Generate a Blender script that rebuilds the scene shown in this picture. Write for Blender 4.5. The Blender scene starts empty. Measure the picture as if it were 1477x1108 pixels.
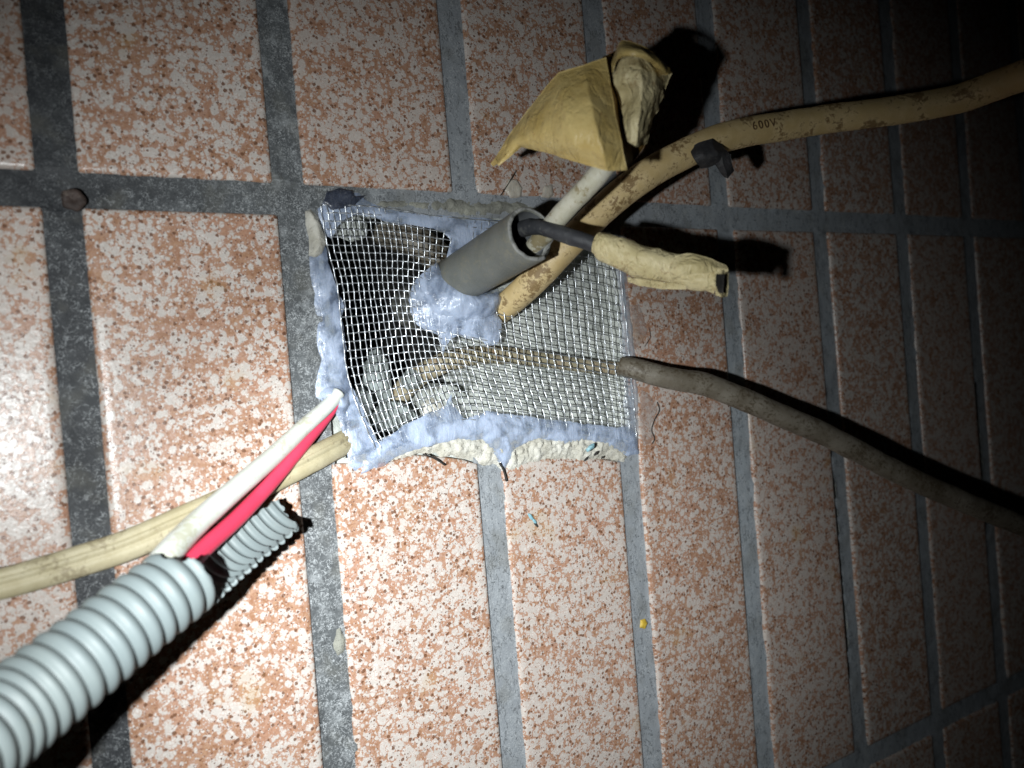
import bpy, bmesh, math, random
import numpy as np
from mathutils import Vector, Matrix, Euler

random.seed(7)
rng = np.random.RandomState(11)
S = bpy.context.scene
C = S.collection

# ------------------------------------------------------------------ camera
U = 0.057                      # pitch of the tile columns in metres
Z0 = 1.5                       # height of the main horizontal joint
FPX, IW, IH = 1087.8, 1477.0, 1108.0
def _rot(w):
    t = float(np.linalg.norm(w)); k = np.array(w) / t
    K = np.array([[0, -k[2], k[1]], [k[2], 0, -k[0]], [-k[1], k[0], 0]])
    return np.eye(3) + math.sin(t) * K + (1 - math.cos(t)) * K @ K
R = _rot([-0.0100684, -0.5099387, -0.0845878]) @ np.array([[1, 0, 0], [0, 0, -1], [0, 1, 0]], float)
CAM = np.array([1.0381351 * U, -3.8407390 * U, -0.9816525 * U + Z0])
cam_d = bpy.data.cameras.new('camera')
cam = bpy.data.objects.new('camera', cam_d); C.objects.link(cam)
Mr = R.T @ np.diag([1, -1, -1])
cam.matrix_world = Matrix([[*Mr[0], CAM[0]], [*Mr[1], CAM[1]], [*Mr[2], CAM[2]], [0, 0, 0, 1]])
cam_d.sensor_width = 36.0
cam_d.lens = FPX / IW * 36.0
cam_d.clip_start = 0.01
cam_d.clip_end = 50.0
cam_d.dof.use_dof = True
cam_d.dof.focus_distance = 0.245
cam_d.dof.aperture_fstop = 11.5
S.camera = cam

# ------------------------------------------------------------------ night sky, hand torch, exposure
W = bpy.data.worlds.new('World'); S.world = W; W.use_nodes = True
nt = W.node_tree
sky = nt.nodes.new('ShaderNodeTexSky'); sky.sky_type = 'NISHITA'; sky.sun_disc = False
sky.sun_elevation = math.radians(-6); sky.sun_rotation = math.radians(200)
nt.links.new(sky.outputs[0], nt.nodes['Background'].inputs[0])
nt.nodes['Background'].inputs[1].default_value = 0.05

def ray(px, py):
    return R.T @ np.array([(px - IW / 2) / FPX, (py - IH / 2) / FPX, 1.0])
def P(px, py, h=0.0):
    """the place whose height over the tile faces is h metres and which the photo shows at px, py"""
    d = ray(px, py); t = (-h - CAM[1]) / d[1]
    return CAM + t * d
def Pz(px, py, z):
    return CAM + z * ray(px, py)
def depth(px, py, h=0.0):
    d = ray(px, py); return (-h - CAM[1]) / d[1]

torch_d = bpy.data.lights.new('torch_light', 'SPOT')
torch = bpy.data.objects.new('torch_light', torch_d); C.objects.link(torch)
LPOS = CAM + R.T @ np.array([-0.042, 0.012, 0.0])
torch.location = LPOS
AIM = P(650, 850)
torch.rotation_euler = Vector(AIM - LPOS).to_track_quat('-Z', 'Y').to_euler()
torch_d.energy = 3.6
torch_d.spot_size = math.radians(54)
torch_d.spot_blend = 1.0
torch_d.shadow_soft_size = 0.0028
torch_d.color = (0.94, 0.985, 1.0)
spill_d = torch_d.copy(); spill_d.energy = 2.05; spill_d.spot_size = math.radians(96)   # the torch's wide outer ring
spill = bpy.data.objects.new('torch_spill', spill_d); C.objects.link(spill)
spill.location = torch.location; spill.rotation_euler = Vector(P(530, 720) - LPOS).to_track_quat('-Z', 'Y').to_euler()

S.view_settings.view_transform = 'Standard'
try: S.view_settings.look = 'None'
except Exception: pass
S.view_settings.exposure = 0.0
S.view_settings.gamma = 1.0

# ------------------------------------------------------------------ numpy noise
def _h(ix, iy, iz, s):
    n = (ix.astype(np.int64) * 374761393 + iy.astype(np.int64) * 668265263 + iz.astype(np.int64) * 2147483647 + s * 1274126177) & 0xffffffff
    n = ((n ^ (n >> 13)) * 1274126177) & 0xffffffff
    n = (n ^ (n >> 16)) & 0xffffffff
    return n.astype(np.float64) / 0xffffffff * 2 - 1
def vnoise(p, s=0):
    p = np.asarray(p, float); i = np.floor(p).astype(np.int64); f = p - i; f = f * f * f * (f * (f * 6 - 15) + 10)
    r = 0
    for a in (0, 1):
        for b in (0, 1):
            for c in (0, 1):
                w = (f[..., 0] if a else 1 - f[..., 0]) * (f[..., 1] if b else 1 - f[..., 1]) * (f[..., 2] if c else 1 - f[..., 2])
                r = r + w * _h(i[..., 0] + a, i[..., 1] + b, i[..., 2] + c, s)
    return r
def fbm(p, o=4, s=0, g=0.5):
    p = np.asarray(p, float); r = 0; a = 1.0; t = 0
    for k in range(o):
        r = r + a * vnoise(p * (2.03 ** k) + 13.7 * k, s + k); t += a; a *= g
    return r / t
def nz(X, Z, sc, o=4, s=0, g=0.5):
    X = np.asarray(X, float); Z = np.asarray(Z, float)
    return fbm(np.stack([X * sc, Z * sc, np.zeros_like(X) + 0.37], -1), o, s, g)

# ------------------------------------------------------------------ materials
class NT:
    def __init__(s, name):
        s.m = bpy.data.materials.new(name); s.m.use_nodes = True
        s.t = s.m.node_tree; s.b = s.t.nodes['Principled BSDF']
    def n(s, ty, **k):
        x = s.t.nodes.new(ty)
        for a, v in k.items(): setattr(x, a, v)
        return x
    def l(s, a, b): s.t.links.new(a, b)
    def val(s, sock, v):
        if hasattr(v, 'node'): s.l(v, sock)
        else: sock.default_value = v
    def math(s, op, a, b=0.0, c=0.0, clamp=False):
        x = s.n('ShaderNodeMath', operation=op, use_clamp=clamp)
        for i, v in enumerate((a, b, c)): s.val(x.inputs[i], v)
        return x.outputs[0]
    def vmath(s, op, a, b=(0, 0, 0), sc=1.0):
        x = s.n('ShaderNodeVectorMath', operation=op); s.val(x.inputs[0], a)
        if op == 'SCALE': s.val(x.inputs['Scale'], sc)
        else: s.val(x.inputs[1], b)
        return x.outputs[0]
    def noise(s, v, sc, det=3.0, ro=0.55, dist=0.0, col=False):
        x = s.n('ShaderNodeTexNoise'); s.val(x.inputs['Vector'], v)
        x.inputs['Scale'].default_value = sc; x.inputs['Detail'].default_value = det
        x.inputs['Roughness'].default_value = ro; x.inputs['Distortion'].default_value = dist
        return x.outputs['Color'] if col else x.outputs['Fac']
    def vor(s, v, sc, feat='F1', rnd=1.0):
        x = s.n('ShaderNodeTexVoronoi', feature=feat); s.val(x.inputs['Vector'], v)
        x.inputs['Scale'].default_value = sc; x.inputs['Randomness'].default_value = rnd
        return x
    def ss(s, v, lo, hi, a=0.0, b=1.0):
        x = s.n('ShaderNodeMapRange', interpolation_type='SMOOTHSTEP'); s.val(x.inputs[0], v)
        for i, k in enumerate((lo, hi, a, b)): s.val(x.inputs[1 + i], k)
        return x.outputs[0]
    def mix(s, f, a, b):
        x = s.n('ShaderNodeMix', data_type='RGBA'); s.val(x.inputs[0], f)
        s.val(x.inputs[6], a if hasattr(a, 'node') else (*a, 1)); s.val(x.inputs[7], b if hasattr(b, 'node') else (*b, 1))
        return x.outputs[2]
    def bump(s, h, st=0.3, dist=0.0005, nrm=None):
        x = s.n('ShaderNodeBump'); s.val(x.inputs['Height'], h)
        x.inputs['Strength'].default_value = st; x.inputs['Distance'].default_value = dist
        if nrm is not None: s.l(nrm, x.inputs['Normal'])
        return x.outputs[0]
    def out(s, col=None, rough=None, nrm=None, **k):
        if col is not None: s.val(s.b.inputs['Base Color'], col if hasattr(col, 'node') else (*col, 1))
        if rough is not None: s.val(s.b.inputs['Roughness'], rough)
        if nrm is not None: s.l(nrm, s.b.inputs['Normal'])
        for a, v in k.items(): s.val(s.b.inputs[a.replace('_', ' ')], v)
        return s.m
    def obj(s): return s.n('ShaderNodeTexCoord').outputs['Object']
    def mm(s):   # position in millimetres
        g = s.n('ShaderNodeNewGeometry'); return s.vmath('SCALE', g.outputs['Position'], sc=1000.0)

def tile_material():
    k = NT('speckled_glaze')
    mm = k.mm()
    oi = k.n('ShaderNodeObjectInfo').outputs['Random']
    cb = k.n('ShaderNodeCombineXYZ'); k.l(oi, cb.inputs[0]); k.l(oi, cb.inputs[2])
    mm = k.vmath('ADD', mm, k.vmath('SCALE', cb.outputs[0], sc=900.0))
    flat = k.vmath('MULTIPLY', mm, (1.22, 0.0, 1.22))
    oshift = k.math('MULTIPLY_ADD', oi, 0.10, 0.045)
    w1 = k.vmath('SCALE', k.vmath('SUBTRACT', k.noise(flat, 1.1, 3, col=True), (0.5, 0.5, 0.5)), sc=1.0)
    v = k.vmath('ADD', flat, w1)
    low = k.noise(flat, 0.085, 3.0)
    # round runs of white glaze at three sizes
    def blots(sc, r0, r1, off):
        vv = k.vmath('ADD', v, off)
        vo = k.vor(vv, sc)
        rr = k.n('ShaderNodeSeparateColor'); k.l(vo.outputs['Color'], rr.inputs[0])
        rad = k.math('MULTIPLY_ADD', rr.outputs[0], r1 - r0, r0)
        rad = k.math('MULTIPLY_ADD', k.math('SUBTRACT', low, 0.5), 0.55, rad)
        return k.math('SUBTRACT', rad, vo.outputs['Distance'])
    b1 = blots(0.34, 0.04, 0.68, (0, 0, 0))
    b2 = blots(0.66, -0.06, 0.62, (31, 0, 17))
    b3 = blots(1.25, -0.14, 0.52, (7, 0, 71))
    b = k.math('MAXIMUM', b1, k.math('MAXIMUM', b2, b3))
    b0 = k.math('MULTIPLY_ADD', k.noise(v, 0.26, 3.0, 0.55, 0.4), 2.6, -1.50)
    b0 = k.math('MULTIPLY_ADD', k.math('SUBTRACT', low, 0.5), 0.9, b0)
    b = k.math('MAXIMUM', b, b0)
    nb = k.noise(flat, 0.9, 4.0, 0.6)
    b = k.math('ADD', k.math('MULTIPLY_ADD', k.math('SUBTRACT', nb, 0.5), 0.34, b), oshift)
    white = k.ss(b, 0.05, 0.12)
    pink = k.ss(b, -0.16, 0.05)
    n2 = k.noise(flat, 0.35, 3.0)
    base = k.mix(k.ss(n2, 0.35, 0.65), (0.31, 0.160, 0.090), (0.41, 0.245, 0.155))
    base = k.mix(k.ss(k.noise(flat, 0.035, 2.0), 0.45, 0.70, 0.0, 0.7), base, (0.44, 0.240, 0.165))
    grain = k.ss(k.noise(v, 1.0, 4.0, 0.65), 0.50, 0.60)
    base = k.mix(k.math('MULTIPLY', grain, 0.55), base, (0.22, 0.105, 0.060))
    pk = k.mix(n2, (0.42, 0.265, 0.195), (0.50, 0.350, 0.275))
    col = k.mix(pink, base, pk)
    wh = k.mix(k.ss(k.noise(flat, 0.5, 3.0), 0.35, 0.7), (0.50, 0.455, 0.415), (0.62, 0.585, 0.545))
    col = k.mix(white, col, wh)
    # darker outlines where the runs of glaze meet
    rim = k.ss(k.math('ABSOLUTE', k.math('SUBTRACT', b, 0.03)), 0.075, 0.015)
    col = k.mix(k.math('MULTIPLY', rim, k.ss(n2, 0.3, 0.6, 0.25, 0.7)), col, (0.33, 0.165, 0.105))
    ve = k.vor(v, 0.85, 'DISTANCE_TO_EDGE')
    net = k.math('MULTIPLY', k.ss(ve.outputs['Distance'], 0.10, 0.02), k.ss(k.noise(flat, 0.5, 2.0), 0.42, 0.58))
    col = k.mix(k.math('MULTIPLY', net, 0.55), col, (0.36, 0.20, 0.14))
    # iron spots
    def spots(sc, r0, r1, off, soft):
        vo = k.vor(k.vmath('ADD', v, off), sc)
        rr = k.n('ShaderNodeSeparateColor'); k.l(vo.outputs['Color'], rr.inputs[0])
        rad = k.math('MULTIPLY_ADD', rr.outputs[1], r1 - r0, r0)
        return k.ss(k.math('SUBTRACT', rad, vo.outputs['Distance']), 0.0, soft)
    sp = spots(0.50, -0.03, 0.36, (3, 0, 9), 0.06)
    col = k.mix(k.math('MULTIPLY', sp, 0.9), col, k.mix(n2, (0.10, 0.042, 0.022), (0.18, 0.080, 0.038)))
    sp2 = spots(1.0, -0.05, 0.32, (13, 0, 29), 0.07)
    col = k.mix(k.math('MULTIPLY', sp2, 0.85), col, (0.12, 0.055, 0.038))
    sp3 = spots(2.1, -0.12, 0.27, (23, 0, 5), 0.12)
    col = k.mix(k.math('MULTIPLY', sp3, 0.7), col, (0.15, 0.09, 0.075))
    tone = k.math('FRACT', k.math('MULTIPLY', oi, 7.31))
    col = k.mix(k.math('MULTIPLY', tone, 0.22), col, (0.24, 0.13, 0.085))
    # cement smudges and yellow stain
    mp = k.mm()
    sm = k.ss(k.noise(mp, 0.055, 5.0, 0.65), 0.60, 0.74)
    fine = k.noise(mp, 1.8, 3.0, 0.7)
    col = k.mix(k.math('MULTIPLY', sm, k.ss(fine, 0.40, 0.62, 0.05, 0.6)), col, (0.43, 0.39, 0.32))
    ye = k.ss(k.noise(k.vmath('ADD', mp, (50, 0, 0)), 0.045, 4.0, 0.6), 0.60, 0.75)
    col = k.mix(k.math('MULTIPLY', ye, 0.35), col, (0.40, 0.24, 0.07))
    h = k.math('MULTIPLY_ADD', white, 0.4, k.math('MULTIPLY', k.noise(flat, 0.55, 4.0, 0.6), 1.3))
    nrm = k.bump(h, 0.35, 0.00022)
    nrm = k.bump(sp, 0.5, 0.00008, nrm)
    ro = k.math('MULTIPLY_ADD', k.noise(mp, 0.7, 5.0, 0.7), 0.36, 0.13)
    ro = k.math('MULTIPLY_ADD', sm, 0.25, ro)
    return k.out(col, ro, nrm, Specular_IOR_Level=0.42)

def grout_material():
    k = NT('joint_mortar')
    mm = k.mm()
    g = k.n('ShaderNodeSeparateXYZ'); k.l(mm, g.inputs[0])
    cx = k.math('DIVIDE', g.outputs[0], U * 1000)
    cz = k.math('DIVIDE', k.math('SUBTRACT', g.outputs[2], Z0 * 1000), U * 1000)
    n1 = k.noise(mm, 0.05, 4.0, 0.6)
    n2 = k.noise(mm, 0.45, 5.0, 0.65)
    n3 = k.noise(mm, 2.2, 4.0, 0.7)
    # washed out joints between columns 2 and 4, below the opening most
    pale = k.math('MULTIPLY', k.ss(cx, 1.9, 3.0), k.ss(cx, 5.2, 4.0))
    dark = (0.022, 0.024, 0.027)
    mid = k.mix(k.ss(cx, 3.3, 5.2), (0.085, 0.092, 0.096), (0.30, 0.33, 0.355))
    col = k.mix(k.math('MULTIPLY_ADD', k.math('SUBTRACT', n1, 0.5), 1.2, k.ss(cx, 0.9, 2.1), clamp=True), dark, mid)
    col = k.mix(k.math('MULTIPLY', k.ss(k.noise(mm, 0.16, 5.0, 0.65), 0.50, 0.68), k.ss(cx, 1.0, 2.4, 0.05, 0.6)), col, (0.34, 0.36, 0.37))
    col = k.mix(k.math('MULTIPLY', k.ss(k.math('MULTIPLY_ADD', k.math('SUBTRACT', n1, 0.5), 0.6, pale), 0.25, 0.95), 0.85), col, (0.27, 0.29, 0.31))
    # efflorescence: worm lines and fine dust
    wv = k.vmath('ADD', mm, k.vmath('SCALE', k.noise(mm, 0.5, 2.0, col=True), sc=2.5))
    ridge = k.math('ABSOLUTE', k.math('SUBTRACT', k.noise(wv, 0.75, 3.0, 0.6), 0.5))
    worm = k.math('MULTIPLY', k.ss(ridge, 0.035, 0.008), k.ss(n2, 0.42, 0.58))
    leftish = k.ss(cx, 3.6, 2.4)
    worm = k.math('MULTIPLY', worm, k.math('MULTIPLY', leftish, k.ss(cx, 0.4, 1.7, 0.18, 1.0)))
    col = k.mix(k.math('MULTIPLY', worm, k.math('MULTIPLY_ADD', k.ss(cz, 0.4, -0.6), 0.6, 0.4)), col, (0.42, 0.44, 0.45))
    dust = k.math('MULTIPLY', k.ss(n3, 0.50, 0.62), k.ss(k.noise(mm, 0.22, 4.0, 0.6), 0.36, 0.60))
    col = k.mix(k.math('MULTIPLY', dust, k.ss(cx, 1.2, 2.2, 0.12, 0.75)), col, (0.42, 0.44, 0.45))
    sc_ = k.math('ABSOLUTE', k.math('SUBTRACT', k.noise(k.vmath('MULTIPLY', wv, (1.0, 1.0, 0.35)), 0.28, 3.0, 0.6), 0.5))
    col = k.mix(k.math('MULTIPLY', k.ss(sc_, 0.020, 0.004), 0.55), col, (0.045, 0.047, 0.05))
    pit = k.ss(k.noise(mm, 1.1, 3.0, 0.6), 0.36, 0.28)
    col = k.mix(k.math('MULTIPLY', pit, 0.7), col, (0.02, 0.02, 0.022))
    gd = k.math('MULTIPLY', k.ss(k.noise(mm, 0.09, 3.0), 0.5, 0.7), 0.3)
    col = k.mix(gd, col, (0.13, 0.125, 0.10))
    h = k.math('MULTIPLY_ADD', n2, 1.2, k.math('MULTIPLY', n3, 0.5))
    nrm = k.bump(h, 0.6, 0.00035)
    return k.out(col, k.math('MULTIPLY_ADD', n3, 0.3, 0.45), nrm, Specular_IOR_Level=0.35)

def mortar_material(name, a, b, c, rough=0.85, st=0.9):
    k = NT(name); mm = k.mm()
    n1 = k.noise(mm, 0.12, 5.0, 0.6); n2 = k.noise(mm, 0.9, 5.0, 0.7); n3 = k.noise(mm, 3.0, 3.0, 0.7)
    col = k.mix(k.ss(n1, 0.36, 0.64), a, b)
    col = k.mix(k.math('MULTIPLY', k.ss(n2, 0.58, 0.72), 0.8), col, c)
    vo = k.vor(mm, 0.9)
    pit = k.ss(vo.outputs['Distance'], 0.20, 0.10)
    sc = k.n('ShaderNodeSeparateColor'); k.l(vo.outputs['Color'], sc.inputs[0])
    pit = k.math('MULTIPLY', pit, k.ss(sc.outputs[0], 0.6, 0.7))
    col = k.mix(k.math('MULTIPLY', pit, 0.7), col, (0.06, 0.055, 0.045))
    h = k.math('ADD', n2, k.math('MULTIPLY', n3, 0.5))
    nrm = k.bump(h, st, 0.0006)
    return k.out(col, rough, nrm, Specular_IOR_Level=0.25)

def sealant_material(name, ca, cb, alpha0, alpha1, tr=0.0):
    k = NT(name); mm = k.mm()
    n1 = k.noise(mm, 0.16, 4.0, 0.55, 0.6); n2 = k.noise(mm, 0.7, 3.0, 0.6, 1.2); n3 = k.noise(mm, 2.4, 2.0, 0.6)
    col = k.mix(k.ss(n1, 0.35, 0.65), ca, cb)
    col = k.mix(k.math('MULTIPLY', k.ss(n2, 0.60, 0.75), 0.35), col, (0.50, 0.50, 0.48))
    st = k.vmath('MULTIPLY', mm, (1.0, 1.0, 0.22))
    st = k.noise(st, 0.40, 3.0, 0.55, 1.2)
    h = k.math('ADD', k.math('MULTIPLY', n2, 0.5), k.math('ADD', k.math('MULTIPLY', st, 1.3), k.math('MULTIPLY', n3, 0.10)))
    nrm = k.bump(h, 0.42, 0.0006)
    al = k.ss(n1, 0.3, 0.62, alpha0, alpha1)
    m = k.out(col, k.ss(n2, 0.4, 0.6, 0.20, 0.42), nrm, Specular_IOR_Level=0.55, Alpha=al)
    k.b.inputs['Subsurface Weight'].default_value = 0.35
    k.b.inputs['Subsurface Radius'].default_value = (0.6, 0.8, 1.0)
    k.b.inputs['Subsurface Scale'].default_value = 0.0012
    return m

def plastic(name, a, b, dirt, rough=0.5, nsc=0.12, dirt_lo=0.55, dirt_hi=0.7, damt=0.8, bumpst=0.3, stretch=None, coat=0.0, spec=0.4, low=0.5, crease=0.0):
    k = NT(name); mm = k.mm()
    n1 = k.noise(mm, nsc, 4.0, 0.6); n2 = k.noise(mm, 0.75, 5.0, 0.7, 0.5); n3 = k.noise(mm, 2.6, 3.0, 0.7)
    col = k.mix(k.ss(n1, 0.35, 0.65), a, b)
    dd = k.math('MULTIPLY_ADD', k.math('SUBTRACT', k.noise(mm, 0.10, 3.0, 0.6), 0.5), low, n2)
    d = k.ss(dd, dirt_lo, dirt_hi)
    col = k.mix(k.math('MULTIPLY', d, damt), col, dirt)
    col = k.mix(k.math('MULTIPLY', k.ss(n3, 0.60, 0.72), 0.35 * damt), col, dirt)
    nrm = k.bump(k.math('ADD', n2, k.math('MULTIPLY', n3, 0.5)), bumpst, 0.0003)
    if crease:
        cv = k.vmath('MULTIPLY', k.vmath('ADD', mm, k.vmath('SCALE', k.noise(mm, 0.12, 2.0, col=True), sc=9.0)), (1.0, 1.0, 0.45))
        rd = k.math('ABSOLUTE', k.math('SUBTRACT', k.noise(cv, 0.17, 3.0, 0.55), 0.5))
        nrm = k.bump(k.ss(rd, 0.0, 0.07), 0.30 * crease, 0.0006, nrm)
        rd2 = k.math('ABSOLUTE', k.math('SUBTRACT', k.noise(cv, 0.55, 2.0, 0.5), 0.5))
        nrm = k.bump(k.ss(rd2, 0.0, 0.10), 0.16 * crease, 0.0004, nrm)
    return k.out(col, k.math('MULTIPLY_ADD', n2, 0.25, rough - 0.1), nrm, Specular_IOR_Level=spec)

M = {}
M['tile'] = tile_material()
M['grout'] = grout_material()
M['mortar'] = mortar_material('pale_mortar', (0.46, 0.44, 0.37), (0.66, 0.645, 0.58), (0.30, 0.25, 0.18))
M['mortar_grey'] = mortar_material('grey_mortar', (0.20, 0.20, 0.175), (0.33, 0.33, 0.28), (0.10, 0.09, 0.08))
M['cavity'] = mortar_material('cavity_mortar', (0.40, 0.425, 0.395), (0.56, 0.58, 0.54), (0.17, 0.15, 0.12))
M['void'] = mortar_material('painted_shade_backing', (0.020, 0.021, 0.020), (0.035, 0.035, 0.032), (0.05, 0.045, 0.04))  # near-black colour stands in for the shade deep in the hollow
M['rubble'] = mortar_material('rubble_stone', (0.20, 0.22, 0.21), (0.34, 0.38, 0.37), (0.20, 0.13, 0.10))
M['sealant'] = sealant_material('milky_sealant', (0.28, 0.345, 0.475), (0.43, 0.50, 0.635), 0.34, 0.92)
M['sealant_thin'] = sealant_material('thin_sealant', (0.36, 0.40, 0.48), (0.46, 0.50, 0.56), 0.22, 0.62)
M['smear'] = sealant_material('clear_smear', (0.42, 0.34, 0.30), (0.50, 0.42, 0.38), 0.12, 0.4)
M['smear_pale'] = sealant_material('pale_smear', (0.50, 0.45, 0.38), (0.58, 0.54, 0.46), 0.6, 0.9)
M['pipe'] = plastic('grey_pipe_plastic', (0.145, 0.150, 0.135), (0.185, 0.190, 0.172), (0.25, 0.235, 0.17), 0.40, 0.12, 0.50, 0.68, 0.6, 0.5)
M['pipe_rim'] = plastic('worn_pipe_rim', (0.24, 0.245, 0.235), (0.32, 0.32, 0.30), (0.12, 0.12, 0.11), 0.6, 0.3, 0.55, 0.68, 0.7, 0.8)
M['pipe_in'] = plastic('pipe_inside', (0.07, 0.075, 0.078), (0.10, 0.105, 0.11), (0.15, 0.15, 0.14), 0.55)
M['beige_cable'] = plastic('beige_cable_sheath', (0.54, 0.40, 0.185), (0.64, 0.50, 0.27), (0.19, 0.115, 0.045), 0.45, 0.10, 0.54, 0.70, 0.85, 0.4, low=1.3)
M['left_cable'] = plastic('khaki_cable_sheath', (0.38, 0.33, 0.20), (0.47, 0.42, 0.28), (0.19, 0.15, 0.09), 0.5, 0.08, 0.53, 0.69, 0.65, 0.4, low=1.0)
M['grey_cable'] = plastic('grey_cable_sheath', (0.120, 0.102, 0.075), (0.20, 0.180, 0.145), (0.065, 0.048, 0.028), 0.45, 0.07, 0.48, 0.64, 0.85, 0.5)
M['white_cable'] = plastic('off_white_sheath', (0.50, 0.48, 0.36), (0.62, 0.60, 0.50), (0.26, 0.20, 0.09), 0.45, 0.14, 0.52, 0.66, 0.8, 0.5, low=1.2)
M['white_wire'] = plastic('white_wire_insulation', (0.57, 0.59, 0.53), (0.66, 0.68, 0.64), (0.42, 0.40, 0.26), 0.35, 0.06, 0.54, 0.70, 0.6, 0.25, low=1.2)
M['red_wire'] = plastic('red_wire_insulation', (0.62, 0.045, 0.095), (0.68, 0.06, 0.12), (0.50, 0.07, 0.09), 0.38, 0.05, 0.66, 0.8, 0.4, 0.1)
M['black_cable'] = plastic('black_cable_rubber', (0.030, 0.031, 0.036), (0.045, 0.047, 0.052), (0.13, 0.13, 0.12), 0.5, 0.1, 0.56, 0.70, 0.6, 0.5)
M['black_tape'] = plastic('black_tape_vinyl', (0.022, 0.022, 0.024), (0.035, 0.034, 0.036), (0.09, 0.085, 0.075), 0.5, 0.15, 0.55, 0.70, 0.6, 0.8)
M['tape'] = plastic('beige_tape', (0.50, 0.36, 0.120), (0.62, 0.48, 0.200), (0.25, 0.145, 0.05), 0.30, 0.09, 0.56, 0.70, 0.6, 0.5, crease=1.0)
M['tape_pale'] = plastic('faded_beige_tape', (0.56, 0.47, 0.24), (0.67, 0.58, 0.34), (0.28, 0.18, 0.08), 0.38, 0.09, 0.55, 0.69, 0.65, 0.6, crease=1.5)
M['tape_adhesive'] = plastic('brown_adhesive', (0.20, 0.115, 0.03), (0.27, 0.16, 0.05), (0.08, 0.045, 0.015), 0.35, 0.15, 0.50, 0.66, 0.8, 0.6)
M['conduit'] = plastic('light_grey_conduit_plastic', (0.165, 0.197, 0.200), (0.195, 0.226, 0.222), (0.235, 0.235, 0.185), 0.5, 0.03, 0.62, 0.80, 0.35, 0.12)
M['rust'] = plastic('rusty_steel', (0.035, 0.024, 0.020), (0.065, 0.045, 0.038), (0.16, 0.13, 0.11), 0.6, 0.3, 0.55, 0.68, 0.7, 0.9)
M['rust_pipe'] = plastic('ochre_cable_sheath', (0.25, 0.22, 0.14), (0.34, 0.29, 0.20), (0.20, 0.10, 0.05), 0.55, 0.12, 0.52, 0.68, 0.7, 0.5)
M['blue'] = plastic('blue_flake', (0.20, 0.38, 0.44), (0.30, 0.48, 0.52), (0.07, 0.08, 0.08), 0.4, 0.4)
M['black_bits_and_shade'] = plastic('black_bits_and_shade', (0.015, 0.014, 0.013), (0.03, 0.027, 0.024), (0.07, 0.06, 0.05), 0.7, 0.4)
M['yellow'] = plastic('yellow_paint', (0.50, 0.33, 0.03), (0.56, 0.40, 0.06), (0.35, 0.25, 0.06), 0.5, 0.4)
M['ink'] = plastic('brown_ink', (0.09, 0.05, 0.025), (0.14, 0.085, 0.04), (0.30, 0.20, 0.09), 0.6, 0.5, 0.45, 0.6, 0.7)
k = NT('galvanised_wire'); mm = k.mm()
k.out(k.mix(k.noise(mm, 0.25, 3), (0.60, 0.63, 0.66), (0.84, 0.87, 0.90)), k.math('MULTIPLY_ADD', k.noise(mm, 1.2, 3), 0.25, 0.22),
      k.bump(k.noise(mm, 3.0, 2), 0.3, 0.0001), Metallic=0.85)
M['wire'] = k.m

# ------------------------------------------------------------------ object helpers
def tag(o, label=None, cat=None, group=None, kind=None):
    if label: o['label'] = label
    if cat: o['category'] = cat
    if group: o['group'] = group
    if kind: o['kind'] = kind
    return o
def empty(name, loc, label=None, cat=None, group=None, kind=None):
    o = bpy.data.objects.new(name, None); C.objects.link(o); o.location = tuple(loc); o.empty_display_size = 0.01
    return tag(o, label, cat, group, kind)
def mesh_obj(name, verts, faces, mat, parent=None, smooth=True, origin=None, mats=None, fm=None):
    verts = np.asarray(verts, float)
    if parent is not None: org = np.array(parent['_o']) if '_o' in parent else np.array(parent.location)
    elif origin is not None: org = np.asarray(origin, float)
    else: org = verts.mean(0)
    me = bpy.data.meshes.new(name)
    me.from_pydata((verts - org).tolist(), [], [tuple(int(i) for i in f) for f in faces]); me.update()
    if smooth: me.polygons.foreach_set('use_smooth', [True] * len(me.polygons))
    for m_ in (mats or [mat]): me.materials.append(m_)
    if fm is not None: me.polygons.foreach_set('material_index', [int(i) for i in fm])
    o = bpy.data.objects.new(name, me); C.objects.link(o)
    if parent is not None: o.parent = parent      # children use the parent's own origin
    else: o.location = tuple(org)
    return o
def spline(pts, n):
    """Catmull-Rom through rows of any width; n samples per segment"""
    p = np.asarray(pts, float); p = np.vstack([2 * p[0] - p[1], p, 2 * p[-1] - p[-2]])
    out = []
    for i in range(1, len(p) - 2):
        for t in np.linspace(0, 1, n, endpoint=False):
            a, b, c, d = p[i - 1], p[i], p[i + 1], p[i + 2]
            out.append(0.5 * (2 * b + (c - a) * t + (2 * a - 5 * b + 4 * c - d) * t * t + (3 * b - 3 * c + d - a) * t ** 3))
    out.append(p[-2]); return np.array(out)
def frames(path, ref):
    T = np.gradient(path, axis=0); T /= np.linalg.norm(T, axis=1)[:, None]
    ref = np.asarray(ref, float); ref = np.broadcast_to(ref, T.shape)
    A = ref - (ref * T).sum(1)[:, None] * T; A /= np.linalg.norm(A, axis=1)[:, None]
    B = np.cross(T, A)
    return T, A, B
def ring_faces(n, m, closed=True, cap0=True, cap1=True):
    f = []
    mm_ = m if closed else m - 1
    for i in range(n - 1):
        for j in range(mm_):
            f.append((i * m + j, i * m + (j + 1) % m, (i + 1) * m + (j + 1) % m, (i + 1) * m + j))
    if closed and cap0: f.append(tuple(range(m))[::-1])
    if closed and cap1: f.append(tuple((n - 1) * m + j for j in range(m)))
    return f
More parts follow.
